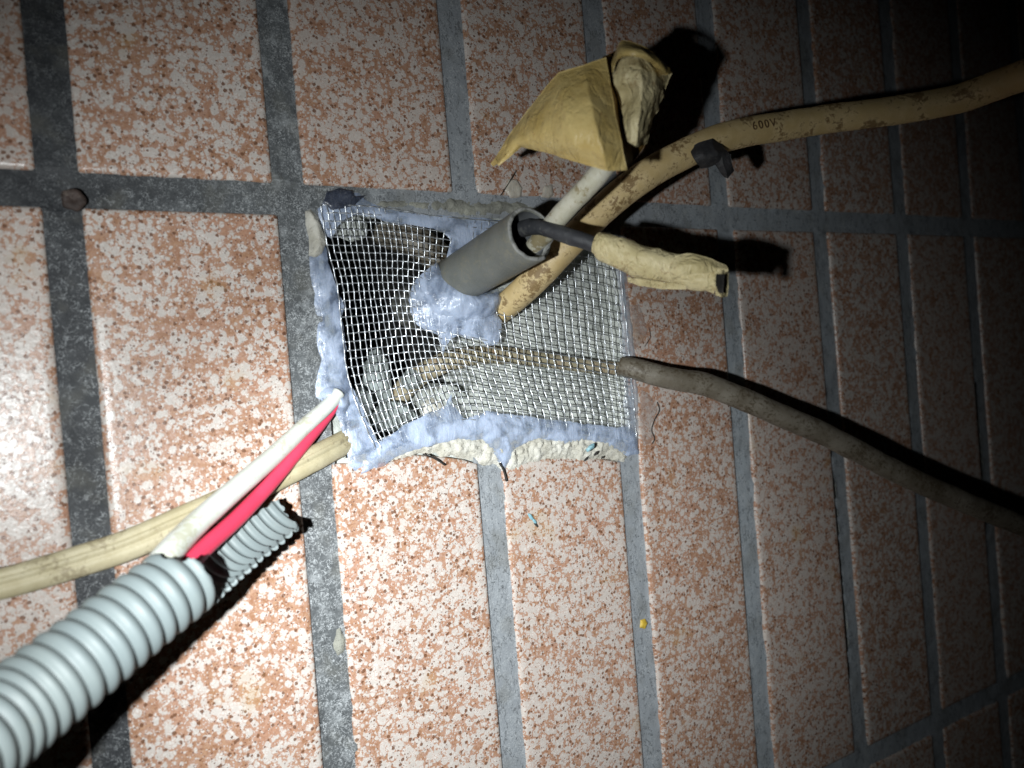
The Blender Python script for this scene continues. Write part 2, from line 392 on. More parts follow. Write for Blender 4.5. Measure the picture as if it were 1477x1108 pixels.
def tube(name, ctrl, mat, parent=None, m=28, seg=14, ref=(0, -1, 0), shape=None, noise=0.0, nsc=120.0, cap=True, seed=0):
    """ctrl rows: x, y, z, radius along ref, radius across. shape(angles, s) -> factor"""
    q = spline(ctrl, seg); path = q[:, :3]
    T, A, B = frames(path, ref)
    th = np.linspace(0, 2 * math.pi, m, endpoint=False)
    ra = q[:, 3:4]; rb = q[:, 4:5]
    s = np.concatenate([[0], np.cumsum(np.linalg.norm(np.diff(path, axis=0), axis=1))])
    ca, sb = np.cos(th)[None], np.sin(th)[None]
    fac = shape(th[None], s[:, None]) if shape else np.ones((len(q), m))
    V = path[:, None] + (ra * ca * fac)[..., None] * A[:, None] + (rb * sb * fac)[..., None] * B[:, None]
    if noise:
        d = V - path[:, None]; V = V + d / (np.linalg.norm(d, axis=2)[..., None] + 1e-9) * (noise * fbm(V * nsc, 4, seed))[..., None]
    V = V.reshape(-1, 3)
    return mesh_obj(name, V, ring_faces(len(q), m, cap0=cap, cap1=cap), mat, parent)
def rpx(w, z): return w * 0.5 * z / FPX

# ================================================================== THE WALL
# joint centres of the columns, as seen along their length (column number: points)
VJ = {1: [(65, 0), (82, 240), (91, 310), (130, 750)], 2: [(393, 0), (417, 265), (425, 305), (448, 585), (457, 680), (472, 830), (490, 1108)],
      3: [(650, 0), (672, 275), (708, 680), (744, 1108)], 4: [(855, 0), (912, 680), (944, 1108)],
      5: [(1017, 0), (1034, 200), (1041, 300), (1048, 330), (1058, 500), (1068, 600), (1107, 1108)],
      6: [(1160, 0), (1181, 290), (1201, 500), (1214, 650), (1237, 900), (1245, 1090)],
      7: [(1278, 0), (1299, 290), (1314, 500), (1326, 600), (1339, 800), (1354, 1050)],
      8: [(1378, 0), (1395, 290), (1412, 500), (1424, 600), (1445, 960)]}
_J = {}
for n, l in VJ.items():
    q = np.array([P(x, y)[[0, 2]] for x, y in l]); q[:, 0] -= n * U
    q = q[np.argsort(q[:, 1])]; _J[n] = q
def joint_x(n, Z):
    """x of the joint n at height Z (metres)"""
    off = np.interp(Z, _J[n][:, 1], _J[n][:, 0]) if n in _J else 0.0
    return n * U + off
ROWH = 4.1634 * U
ROWS = [Z0 + 2 * ROWH, Z0 + ROWH, Z0, Z0 - ROWH, Z0 - 2 * ROWH]
HW = 0.0045
_hj = np.array([P(x, y)[[0, 2]] for x, y in [(0, 267), (200, 279), (380, 285), (1000, 312), (1110, 317), (1237, 320), (1340, 325)]])
def joint_z(k, X):
    return ROWS[k] + (float(np.interp(X, _hj[:, 0], _hj[:, 1] - Z0)) if k == 2 else 0.0)
N0, N1 = -3, 17

wall = empty('tiled_wall', (0, 0, Z0), 'speckled terracotta and white glazed tile wall with dark grey joints and a broken opening', 'wall')

HOLE = [(470, 304), (520, 300), (600, 306), (700, 312), (800, 320), (893, 335), (903, 420), (912, 520), (916, 640), (850, 645), (760, 640), (690, 636), (620, 646), (560, 655), (505, 662), (497, 560), (488, 470), (474, 380)]
hole = np.array([P(x, y)[[0, 2]] for x, y in HOLE])
def inside(poly, X, Z):
    X = np.asarray(X); Z = np.asarray(Z); r = np.zeros(X.shape, bool); n = len(poly)
    for i in range(n):
        x1, z1 = poly[i]; x2, z2 = poly[(i + 1) % n]
        c = ((z1 > Z) != (z2 > Z)) & (X < (x2 - x1) * (Z - z1) / (z2 - z1 + 1e-15) + x1); r ^= c
    return r
def edge_near(poly, X, Z):
    """distance to the outline and the nearest point of it"""
    n = len(poly); best = np.full(X.shape, 1e9); bx = np.zeros(X.shape); bz = np.zeros(X.shape)
    for i in range(n):
        a = np.array(poly[i]); b = np.array(poly[(i + 1) % n]); d = b - a
        t = np.clip(((X - a[0]) * d[0] + (Z - a[1]) * d[1]) / (d @ d + 1e-15), 0, 1)
        qx = a[0] + t * d[0]; qz = a[1] + t * d[1]; dist = np.hypot(X - qx, Z - qz)
        w = dist < best; best = np.where(w, dist, best); bx = np.where(w, qx, bx); bz = np.where(w, qz, bz)
    return best, bx, bz

# tiles
def make_tile(c, x0t, x1t, x0b, x1b, zt0, zt1, zb0, zb1, top_break=None):
    """corner order: top-left, top-right, bottom-right, bottom-left; rings give the rounded arris"""
    if top_break is None:
        ring = [(x0t, zt0), (x1t, zt1), (x1b, zb1), (x0b, zb0)]
    else:
        ring = top_break + [(x1b, zb1), (x0b, zb0)]
    ring = np.array(ring)
    # extra points along the long sides and rounded corners
    pts = []
    n = len(ring)
    for i in range(n):
        a, b = ring[i], ring[(i + 1) % n]; L = np.linalg.norm(b - a)
        if L > 0.02:
            u = (b - a) / L; pts += [a + u * 0.0006, a + u * 0.0025]
            m_ = max(2, int(L / 0.03))
            for t in range(1, m_): pts.append(a + (b - a) * t / m_)
            pts += [b - u * 0.0025, b - u * 0.0006]
        else: pts += [a, (a + b) / 2]
    pts = np.array(pts); cen = pts.mean(0)
    inw = np.roll(pts, -1, 0) - np.roll(pts, 1, 0); inw = np.stack([inw[:, 1], -inw[:, 0]], 1)
    inw /= np.linalg.norm(inw, axis=1)[:, None] + 1e-12
    if ((cen - pts) * inw).sum() < 0: inw = -inw
    jit = 0.00012 * nz(pts[:, 0], pts[:, 1], 220, 2, 5)[:, None] * inw
    lo = np.array([(x0b, zb0), (x0t, zt0)]) if top_break is None else np.array([(x0b, zb0), top_break[0]])
    hi = np.array([(x1b, zb1), (x1t, zt1)]) if top_break is None else np.array([(x1b, zb1), top_break[-1]])
    top = np.array([(x0t, zt0), (x1t, zt1)] if top_break is None else top_break)
    def inset(q, ins):
        o_ = q.copy()
        o_[:, 1] = np.clip(q[:, 1], np.interp(q[:, 0], [x0b, x1b], [zb0, zb1]) + ins, np.interp(q[:, 0], top[:, 0], top[:, 1]) - ins)
        l_ = np.interp(o_[:, 1], lo[:, 1], lo[:, 0]); h_ = np.interp(o_[:, 1], hi[:, 1], hi[:, 0])
        o_[:, 0] = np.clip(q[:, 0], l_ + ins, h_ - ins)
        return o_
    dh = random.uniform(-0.00018, 0.00018); tx, tz = random.uniform(-.004, .004), random.uniform(-.0012, .0012)
    V = []
    for ins, h in ((0, -0.006), (0, -0.0013), (0.00022, -0.0006), (0.0007, -0.00022), (0.0015, -0.00004), (0.003, 0)):
        q = inset(pts, ins) + jit * max(0.0, 1 - ins / 0.0014)
        hh = h + dh + (q[:, 0] - cen[0]) * tx + (q[:, 1] - cen[1]) * tz
        V.append(np.stack([q[:, 0], -hh, q[:, 1]], 1))
    m_ = len(pts); V = np.vstack(V)
    F = ring_faces(6, m_, cap0=False, cap1=False)
    F.append(tuple(5 * m_ + j for j in range(m_)))
    o = mesh_obj('tile', V, F, M['tile'], None, True, origin=(cen[0], 0, cen[1]))
    bm = bmesh.new(); bm.from_mesh(o.data); bmesh.ops.remove_doubles(bm, verts=bm.verts, dist=0.00004)
    bmesh.ops.recalc_face_normals(bm, faces=bm.faces); bm.to_mesh(o.data); bm.free()
    o.parent = wall; o.location = (cen[0], 0, cen[1] - Z0)
    return o
for r in range(4):
    for c in range(N0, N1):
        zt0 = joint_z(r, c * U) - HW; zt1 = joint_z(r, (c + 1) * U) - HW
        zb0 = joint_z(r + 1, c * U) + HW; zb1 = joint_z(r + 1, (c + 1) * U) + HW
        hw0 = HW + random.uniform(-.0003, .0003); hw1 = HW + random.uniform(-.0003, .0003)
        tb = None
        X0t, X1t = joint_x(c, zt0) + hw0, joint_x(c + 1, zt1) - hw1
        X0b, X1b = joint_x(c, zb0) + hw0, joint_x(c + 1, zb1) - hw1
        if r == 2 and c in (2, 3):
            px = [(512, 668), (560, 664), (600, 656), (650, 660), (690, 664)] if c == 2 else [(733, 668), (770, 664), (810, 660), (850, 662), (903, 664)]
            q = [P(x, y + random.uniform(-3, 3))[[0, 2]] for x, y in px]
            q[0][0] = joint_x(c, q[0][1]) + hw0; q[-1][0] = joint_x(c + 1, q[-1][1]) - hw1
            tb = [tuple(a) for a in q]
        make_tile(wall, X0t, X1t, X0b, X1b, zt0, zt1, zb0, zb1, tb)

# joints: one rough sheet, a little below the glaze, left out under the tiles and in the opening
def grout_sheet():
    step = 0.0011
    V = []; F = []
    def strip(Xf, Zf, nu, nv):
        """Xf, Zf map (u, v) grids to wall positions"""
        u, v = np.meshgrid(np.linspace(0, 1, nu), np.linspace(0, 1, nv))
        X = Xf(u, v); Z = Zf(u, v)
        e = np.minimum(u, 1 - u)
        h = -0.0011 + 0.00045 * nz(X, Z, 90, 3, 21) + 0.00018 * nz(X, Z, 900, 2, 3)
        h = h + 0.0011 * np.clip(1 - e * 5, 0, 1) * (0.15 + 1.2 * nz(X, Z, 260, 4, 9))
        # burrs of mortar left on the arris
        keep = ~inside(hole, X, Z)
        b = len(V_all[0]); V_all[0].extend(np.stack([X, -h, Z], -1).reshape(-1, 3).tolist())
        for j in range(nv - 1):
            for i in range(nu - 1):
                if keep[j, i] or keep[j + 1, i] or keep[j, i + 1] or keep[j + 1, i + 1]:
                    a = b + j * nu + i; F.append((a, a + 1, a + nu + 1, a + nu))
    V_all = [[]]
    ex = 0.0011
    for n in range(N0, N1 + 1):
        for r in range(4):
            near = 0 <= n <= 9 and r in (1, 2)
            zt, zb = joint_z(r, n * U) - HW, joint_z(r + 1, n * U) + HW
            strip(lambda u, v: np.interp(zt + (zb - zt) * v, *( (_J[n][:, 1], _J[n][:, 0] + n * U) if n in _J else ([0, 9], [n * U, n * U]))) + (u - 0.5) * 2 * (HW + ex),
                  lambda u, v: zt + (zb - zt) * v, 11 if near else 5, 200 if near else 40)
    for r in range(5):
        X0, X1 = N0 * U, N1 * U
        zf = (lambda X: ROWS[r] + np.interp(X, _hj[:, 0], _hj[:, 1] - Z0)) if r == 2 else (lambda X: ROWS[r] + 0 * X)
        strip(lambda u, v: X0 + (X1 - X0) * v, lambda u, v: zf(X0 + (X1 - X0) * v) + (0.5 - u) * 2 * (HW + ex), 11 if r == 2 else 7, 900 if r in (2, 3) else 300)
    return V_all[0], F
gv, gf = grout_sheet()
grout = mesh_obj('mortar_joint', gv, gf, M['grout'], wall)
tag(grout, kind='stuff')
# backing behind everything, with the opening left out: four slabs round it
hx0, hx1, hz0, hz1 = hole[:, 0].min() - .004, hole[:, 0].max() + .004, hole[:, 1].min() - .004, hole[:, 1].max() + .004
XL, XR, ZT, ZB = (N0 - .3) * U, (N1 + .3) * U, ROWS[0] + .02, ROWS[4] - .02
bv, bf = [], []
for (a, b_, c_, d_) in ((XL, hx0, ZB, ZT), (hx1, XR, ZB, ZT), (hx0, hx1, hz1, ZT), (hx0, hx1, ZB, hz0)):
    i = len(bv)
    for y in (0.004, 0.26):
        bv += [(a, y, c_), (b_, y, c_), (b_, y, d_), (a, y, d_)]
    bf += [tuple(i + t for t in q) for q in ((0, 1, 2, 3), (7, 6, 5, 4), (0, 4, 5, 1), (1, 5, 6, 2), (2, 6, 7, 3), (3, 7, 4, 0))]
mesh_obj('backing', bv, bf, M['cavity'], wall, smooth=False)

# hollow behind the opening
def ssn(x, a, b):
    t = np.clip((x - a) / (b - a), 0, 1); return t * t * (3 - 2 * t)
def cavity_depth(X, Z):
    """depth in metres behind the tile faces"""
    x = X / U; z = (Z - Z0) / U
    d = 0.19 * np.ones_like(X)
    right = ssn(x + 0.25 * nz(X, Z, 70, 3, 41), 2.72, 3.1)
    low = ssn(-z + 0.25 * nz(X, Z, 80, 3, 43), 0.78, 1.08) * ssn(x, 2.4, 2.8)
    cover = np.maximum(right, low)
    d = d * (1 - cover) + 0.0085 * cover
    d = d + 0.0022 * nz(X, Z, 120, 4, 31, 0.6) + 0.03 * (1 - cover) * nz(X, Z, 60, 4, 37)
    return d
gx = np.arange(hx0 - .002, hx1 + .002, .0008); gz = np.arange(hz0 - .002, hz1 + .002, .0008)
GX, GZ = np.meshgrid(gx, gz)
D = cavity_depth(GX, GZ)
ed, _, _ = edge_near(hole, GX, GZ); ins = inside(hole, GX, GZ)
sd = np.where(ins, ed, -ed)
wgt = ssn(sd + .0012 * nz(GX, GZ, 200, 3, 47), 0.0, 0.004)
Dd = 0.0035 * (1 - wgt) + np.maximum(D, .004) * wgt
nv_, nu_ = GX.shape
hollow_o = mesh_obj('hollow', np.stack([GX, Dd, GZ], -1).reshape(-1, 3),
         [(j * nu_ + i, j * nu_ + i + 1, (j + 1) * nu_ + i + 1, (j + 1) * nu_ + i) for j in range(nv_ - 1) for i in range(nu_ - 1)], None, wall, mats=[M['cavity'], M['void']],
         fm=(Dd[:-1, :-1] > 0.030).reshape(-1))  # deepest faces get the shade painted as colour

# ------------------------------------------------------------------ relief patches (mortar, sealant, smears)
def patch(name, px, mat, parent=None, h=0.0, base=None, thick=0.001, width=0.002, bump=0.0004, bsc=400., step=0.0005, wob=0.0006, wsc=260., seed=1, drop=0.0004, label=None, cat=None, height=None):
    poly = np.array([P(x, y, h)[[0, 2]] for x, y in px])
    x0, z0 = poly.min(0) - .002; x1, z1 = poly.max(0) + .002
    X, Z = np.meshgrid(np.arange(x0, x1, step), np.arange(z0, z1, step))
    # uneven outline: displace the sampling position
    Xs = X + wob * nz(X, Z, wsc, 3, seed); Zs = Z + wob * nz(X, Z, wsc, 3, seed + 50)
    ins_ = inside(poly, Xs, Zs); d, bx, bz = edge_near(poly, Xs, Zs)
    need = np.zeros(ins_.shape, bool)
    cell = ins_[:-1, :-1] | ins_[1:, :-1] | ins_[:-1, 1:] | ins_[1:, 1:]
    need[:-1, :-1] |= cell; need[1:, :-1] |= cell; need[:-1, 1:] |= cell; need[1:, 1:] |= cell
    Xo = np.where(ins_, X, X + (bx - Xs)); Zo = np.where(ins_, Z, Z + (bz - Zs)); dd = np.where(ins_, d, 0.0)
    bs = base(Xo, Zo) if base is not None else h
    e = 1 - np.exp(-dd / width)
    H = bs - drop * (1 - e) + thick * e * (0.75 + 0.5 * nz(X, Z, bsc * 0.35, 3, seed + 7)) + bump * e * nz(X, Z, bsc, 4, seed + 9, 0.6)
    if height is not None: H = H + height(Xo, Zo) * e
    idx = -np.ones(need.shape, int); idx[need] = np.arange(need.sum())
    V = np.stack([Xo[need], -H[need], Zo[need]], -1)
    F = []
    js, is_ = np.nonzero(cell)
    F = np.stack([idx[js, is_], idx[js, is_ + 1], idx[js + 1, is_ + 1], idx[js + 1, is_]], 1)
    o = mesh_obj(name, V, F, mat, parent)
    return tag(o, label, cat)

patch('mortar_patch', [(500, 664), (540, 652), (600, 642), (660, 628), (720, 628), (790, 622), (860, 624), (912, 640), (908, 668), (880, 662), (845, 670), (800, 663), (765, 672), (738, 694), (728, 676), (695, 668), (660, 662), (625, 654), (585, 660), (545, 674), (515, 684)],
      M['mortar'], wall, h=0.0004, thick=0.0008, width=0.0026, bump=0.0026, bsc=640, seed=3, wob=.0018, drop=.0016)
patch('mortar_patch', [(505, 292), (540, 283), (600, 284), (655, 282), (690, 286), (740, 284), (790, 296), (815, 306), (780, 313), (730, 312), (690, 318), (640, 309), (600, 305), (560, 304), (530, 303)],
      M['mortar_grey'], wall, h=-0.0004, thick=0.0008, width=0.0025, bump=0.0018, bsc=520, seed=5, wob=.0012, drop=.0016)
patch('mortar_lump', [(442, 304), (450, 301), (458, 312), (466, 326), (471, 348), (466, 366), (455, 372), (447, 366), (446, 345), (441, 325)],
      M['mortar'], wall, h=0.0, thick=0.0030, width=0.0012, bump=0.0016, bsc=420, seed=6, wob=.0008, drop=.001)

# ================================================================== THE WIRE MESH
GV = [0, 5, 10, 15, 21.5, 27, 31]          # wire rows at the control rows
GP = [[(462, 296), (516, 297), (568, 302), (630, 312), (697, 318), (758, 323), (823, 330), (890, 340)],
      [(472, 353), (525, 354), (577, 356), (628, 364), (690, 374), (757, 383), (826, 392), (896, 405)],
      [(486, 410), (533, 408), (578, 408), (630, 415), (694, 427), (761, 438), (832, 451), (903, 466)],
      [(493, 470), (541, 466), (587, 463), (638, 470), (702, 482), (769, 496), (838, 508), (908, 522)],
      [(504, 550), (553, 543), (600, 535), (652, 531), (713, 540), (777, 551), (846, 559), (913, 571)],
      [(533, 628), (574, 612), (622, 594), (668, 584), (727, 590), (789, 600), (855, 607), (917, 616)],
      [(552, 662), (588, 648), (632, 632), (678, 626), (734, 634), (795, 643), (859, 649), (919, 657)]]
GH = [[0.2, 0.0, -.5, -.8, -.4, 0.0, 0.2, 0.4],          # mm over the tile faces
      [0.2, -1.5, -2.2, -1.4, 0.0, 0.6, 0.6, 0.4],
      [0.0, -3.0, -3.2, -1.0, 1.5, 1.2, 0.6, 0.4],
      [0.0, -3.2, -2.6, -.4, 1.5, 1.0, 0.4, 0.4],
      [0.2, -2.2, -1.6, -.6, 0.2, 0.2, 0.0, 0.4],
      [0.6, -.4, 0.0, 0.2, 0.4, 0.3, 0.2, 0.4],
      [1.0, 0.8, 0.8, 0.8, 1.0, 0.8, 0.6, 0.6]]
ctl = np.array([[P(x, y, GH[j][i] * .001) for i, (x, y) in enumerate(row)] for j, row in enumerate(GP)])
NU_, NV_ = 44, 31
def cr(tab, xs, xq):
    """smooth interpolation along axis 0 of tab given at xs"""
    tab = np.asarray(tab); xs = np.asarray(xs, float)
    m_ = np.gradient(tab, xs, axis=0)
    i = np.clip(np.searchsorted(xs, xq, side='right') - 1, 0, len(xs) - 2)
    hgt = xs[i + 1] - xs[i]; t = (xq - xs[i]) / hgt
    sh = (len(xq),) + (1,) * (tab.ndim - 1); t = t.reshape(sh); hgt = hgt.reshape(sh)
    return (2 * t ** 3 - 3 * t ** 2 + 1) * tab[i] + (t ** 3 - 2 * t ** 2 + t) * hgt * m_[i] + (-2 * t ** 3 + 3 * t ** 2) * tab[i + 1] + (t ** 3 - t ** 2) * hgt * m_[i + 1]
SUB = 4
uq = np.linspace(0, 7, NU_ * SUB + 1); vq = np.linspace(0, 31, NV_ * SUB + 1)
surf = cr(ctl, GV, vq)                                  # rows x 8 x 3
surf = np.swapaxes(cr(np.swapaxes(surf, 0, 1), np.arange(8), uq), 0, 1)
surf[..., 0] += 0.00022 * nz(surf[..., 0], surf[..., 2], 110, 2, 61); surf[..., 2] += 0.00022 * nz(surf[..., 0], surf[..., 2], 110, 2, 62)
surf[..., 1] += 0.00035 * nz(surf[..., 0], surf[..., 2], 90, 2, 63)
flat_s = surf.reshape(-1, 3)
def mesh_h(X, Z):
    """height of the woven mesh under X, Z (coarse look-up), 0 outside it"""
    gx_ = np.linspace(flat_s[:, 0].min(), flat_s[:, 0].max(), 90); gz_ = np.linspace(flat_s[:, 2].min(), flat_s[:, 2].max(), 70)
    global _MH
    if _MH is None:
        acc = np.zeros((70, 90)); cnt = np.zeros((70, 90))
        i = np.clip(((flat_s[:, 0] - gx_[0]) / (gx_[-1] - gx_[0]) * 89).round().astype(int), 0, 89)
        j = np.clip(((flat_s[:, 2] - gz_[0]) / (gz_[-1] - gz_[0]) * 69).round().astype(int), 0, 69)
        np.add.at(acc, (j, i), -flat_s[:, 1]); np.add.at(cnt, (j, i), 1)
        for _ in range(12):
            m0 = cnt == 0
            a = np.pad(acc, 1); c = np.pad(cnt, 1)
            sa = a[:-2, 1:-1] + a[2:, 1:-1] + a[1:-1, :-2] + a[1:-1, 2:]; sc_ = c[:-2, 1:-1] + c[2:, 1:-1] + c[1:-1, :-2] + c[1:-1, 2:]
            w = m0 & (sc_ > 0); acc[w] = (sa[w] / sc_[w]); cnt[w] = 1
        _MH = acc / np.maximum(cnt, 1)
    fx = np.clip((X - gx_[0]) / (gx_[-1] - gx_[0]) * 89, 0, 88.999); fz = np.clip((Z - gz_[0]) / (gz_[-1] - gz_[0]) * 69, 0, 68.999)
    i = fx.astype(int); j = fz.astype(int); a = fx - i; b = fz - j
    return (_MH[j, i] * (1 - a) + _MH[j, i + 1] * a) * (1 - b) + (_MH[j + 1, i] * (1 - a) + _MH[j + 1, i + 1] * a) * b
_MH = None
CUT = np.array([P(x, y)[[0, 2]] for x, y in [(640, 370), (690, 345), (770, 330), (800, 350), (745, 440), (700, 450), (650, 430), (628, 400)]])
screen = empty('wire_mesh', P(690, 480), 'square woven galvanised wire mesh panel bulging over the broken opening in the tiles', 'mesh')
def woven():
    V = []; F = []; ms = 5; r = 0.00019; amp = 0.00021
    th = np.linspace(0, 2 * math.pi, ms, endpoint=False)
    def wire(path, flags):
        T = np.gradient(path, axis=0); T /= np.linalg.norm(T, axis=1)[:, None]
        Nn = np.array([0, -1., 0]); A = Nn - (T @ Nn)[:, None] * T; A /= np.linalg.norm(A, axis=1)[:, None]; B = np.cross(T, A)
        run = []
        def flush(run):
            if len(run) < 3: return
            b = len(V); q = path[run]
            rings = q[:, None] + r * (np.cos(th)[None, :, None] * A[run][:, None] + np.sin(th)[None, :, None] * B[run][:, None])
            V.extend(rings.reshape(-1, 3).tolist())
            F.extend([tuple(b + t for t in f) for f in ring_faces(len(run), ms)])
        for i in range(len(path)):
            if flags[i]: flush(run); run = []
            else: run.append(i)
        flush(run)
    phv = np.arange(len(vq)) / SUB; phu = np.arange(len(uq)) / SUB
    cutm = inside(CUT, surf[..., 0], surf[..., 2])
    lim = random.Random(4)
    for k_ in range(0, NU_ + 1):
        p_ = surf[:, k_ * SUB].copy(); p_[:, 1] -= amp * np.cos(math.pi * (phv + k_)); p_[:, 0] += 0.00012 * lim.uniform(-1, 1)
        fl = cutm[:, k_ * SUB].copy(); fl[:lim.randint(0, 3)] = True; n_ = lim.randint(5, 9)
        fl[-n_:] = True
        wire(p_, fl)
    for k_ in range(0, NV_ - 1):
        p_ = surf[k_ * SUB].copy(); p_[:, 1] += amp * np.cos(math.pi * (phu + k_)); p_[:, 2] += 0.00012 * lim.uniform(-1, 1)
        fl = cutm[k_ * SUB].copy(); fl[:lim.randint(0, 3)] = True; n_ = lim.randint(0, 3)
        if n_: fl[-n_:] = True
        wire(p_, fl)
    return V, F
wv, wf = woven()
tag(mesh_obj('woven_wire', wv, wf, M['wire'], screen), kind='stuff')

# ================================================================== SEALANT
seal = empty('silicone_sealant', P(600, 620), 'milky pale blue sealant smeared along the mesh edges and around the pipe base', 'sealant')
mb = lambda X, Z: mesh_h(X, Z) + 0.0003
def mbw(X, Z): return mesh_h(X, Z) - 0.0006
patch('edge_bead', [(446, 372), (452, 352), (470, 352), (474, 372), (480, 392), (488, 415), (496, 445), (494, 470), (500, 500), (503, 540), (514, 568), (524, 590), (538, 618), (548, 634), (562, 640), (556, 654), (534, 664), (512, 682), (503, 672), (500, 648), (496, 626), (488, 606), (483, 588), (468, 578), (455, 572), (458, 545), (463, 520), (458, 490), (458, 460), (454, 425), (450, 398)],
      M['sealant'], seal, base=lambda X, Z: np.maximum(mbw(X, Z), -0.0002), thick=0.0004, width=0.0020, bump=0.0002, bsc=300, seed=11, wob=.0009, drop=.0006)
patch('edge_bead', [(458, 300), (470, 286), (500, 282), (518, 276), (530, 288), (560, 302), (600, 308), (650, 312), (700, 314), (748, 318), (742, 336), (720, 350), (690, 360), (672, 378), (655, 392), (645, 372), (652, 345), (640, 332), (610, 326), (575, 322), (545, 314), (515, 308), (500, 316), (488, 326), (480, 345), (470, 340), (462, 318)],
      M['sealant'], seal, base=lambda X, Z: np.maximum(mbw(X, Z), -0.0004), thick=0.0004, width=0.0016, bump=0.00025, bsc=300, seed=12, wob=.0009, drop=.0005)
patch('edge_bead', [(530, 660), (552, 636), (580, 614), (604, 602), (628, 592), (641, 586), (648, 575), (653, 566), (652, 582), (660, 592), (668, 606), (676, 604), (700, 592), (730, 597), (765, 600), (800, 606), (840, 612), (872, 614), (905, 616), (918, 622), (921, 654), (905, 658), (878, 642), (850, 634), (815, 640), (780, 632), (760, 640), (744, 648), (728, 676), (722, 674), (712, 652), (694, 634), (660, 634), (620, 644), (585, 652), (556, 668), (535, 680), (520, 684)],
      M['sealant'], seal, base=lambda X, Z: np.maximum(mbw(X, Z) + 0.0005, 0.0010), thick=0.0005, width=0.0014, bump=0.0004, bsc=320, seed=13, wob=.0010, drop=.0007)
patch('edge_bead', [(884, 352), (900, 352), (905, 400), (911, 450), (917, 500), (921, 560), (922, 610), (921, 650), (905, 642), (902, 600), (900, 560), (899, 510), (896, 460), (892, 410)],
      M['sealant_thin'], seal, base=lambda X, Z: np.maximum(mbw(X, Z), 0.0002), thick=0.0007, width=0.001, bump=0.0004, bsc=380, seed=14, wob=.0010, drop=.0005)

patch('edge_bead', [(462, 566), (474, 557), (490, 556), (503, 566), (506, 584), (498, 602), (486, 600), (480, 588), (470, 580)],
      M['sealant'], seal, base=lambda X, Z: np.maximum(mbw(X, Z), 0.0004), thick=0.0032, width=0.0022, bump=0.0004, bsc=300, seed=18, wob=.0007, drop=.0006)

# ================================================================== GREY PIPE
PR = 0.0080
b0 = P(648, 410, -0.012); b1 = P(660, 405, 0.003)
tip = Pz(768, 337, 0.212)
ax = tip - Pz(656, 406, 0.249); ax /= np.linalg.norm(ax)
start = tip - ax * 0.078
pipe = empty('pipe_stub', P(665, 405), 'open ended dark grey plastic pipe stub poking through the mesh', 'pipe')
def frame_of(ax, ref):
    a = np.asarray(ref, float); a = a - (a @ ax) * ax; a /= np.linalg.norm(a); return a, np.cross(ax, a)
up_s = R.T @ np.array([0, -1.0, 0])          # up in the picture
rt_s = R.T @ np.array([1.0, 0, 0])
A_, B_ = frame_of(ax, up_s)
def pipe_mesh():
    m_ = 96; V = []
    th = np.linspace(0, 2 * math.pi, m_, endpoint=False)
    d = np.cos(th)[:, None] * A_ + np.sin(th)[:, None] * B_
    # ragged saw cut with a notch on the lower right
    notch_dir = (rt_s - 0.45 * up_s); notch_dir /= np.linalg.norm(notch_dir)
    k_ = d @ notch_dir
    endo = 0.0004 * np.array([vnoise(np.array([math.cos(t) * 3, math.sin(t) * 3, 5.])) for t in th]) - 0.0042 * np.clip((k_ - 0.80) / 0.1, 0, 1)
    L = np.linalg.norm(tip - start)
    for s_, r_ in [(0, PR)] + [(L * t, PR) for t in (0.2, .4, .5, .6, .7, .8, .88, .94, .97)]:
        V.append(start + ax * s_ + d * r_)
    V.append(start + ax * (L - 0.0004) + d * PR + endo[:, None] * ax)
    V.append(start + ax * L + d * (PR - 0.0003) + endo[:, None] * ax)
    V.append(start + ax * L + d * (PR - 0.0010) + endo[:, None] * ax)
    V.append(start + ax * (L - 0.0005) + d * (PR - 0.00125) + endo[:, None] * ax)
    for s_ in (.95, .88, .7, .5, .3, .1): V.append(start + ax * L * s_ + d * (PR - 0.0013))
    return np.vstack(V), ring_faces(len(V), m_, cap0=False, cap1=False), m_
pv, pf, pm = pipe_mesh()
nring = len(pv) // pm
fm = [1 if (i // pm) >= 13 else (2 if (i // pm) in (10, 11) else 0) for i in range(len(pf))]
mesh_obj('pipe_tube', pv, pf, None, pipe, mats=[M['pipe'], M['pipe_in'], M['pipe_rim']], fm=fm)

# sealant collar rides up on the pipe
def pipe_lift(X, Z):
    # height over the mesh grows towards the pipe's base
    pts = np.stack([X, np.zeros_like(X), Z], -1)
    q = P(678, 428)
    d = np.hypot((X - q[0]), (Z - q[2]))
    return 0.0030 * np.exp(-(d / 0.0085) ** 2) + 0.0012 * nz(X, Z, 180, 3, 71)
patch('pipe_collar', [(640, 392), (652, 372), (668, 352), (690, 344), (706, 352), (690, 372), (672, 392), (672, 412), (680, 426), (698, 428), (714, 420), (720, 434), (712, 452), (722, 464), (720, 480), (717, 498), (700, 499), (692, 492), (676, 490), (662, 484), (652, 489), (644, 500), (641, 516), (639, 498), (634, 482), (618, 476), (606, 466), (597, 450), (594, 432), (600, 412), (606, 398), (622, 386), (634, 378)],
      M['sealant'], seal, base=mb, thick=0.0010, width=0.0020, bump=0.0005, bsc=300, seed=15, wob=.0007, drop=.0007, height=pipe_lift)
patch('pipe_collar', [(612, 425), (622, 405), (640, 392), (660, 396), (672, 412), (684, 422), (700, 420), (716, 418), (724, 434), (712, 456), (690, 470), (660, 470), (630, 460), (616, 445)],
      M['sealant'], seal, base=mb, thick=0.0013, width=0.0022, bump=0.0006, bsc=260, seed=16, wob=.0006, drop=.001, height=lambda X, Z: pipe_lift(X, Z) + .0016)

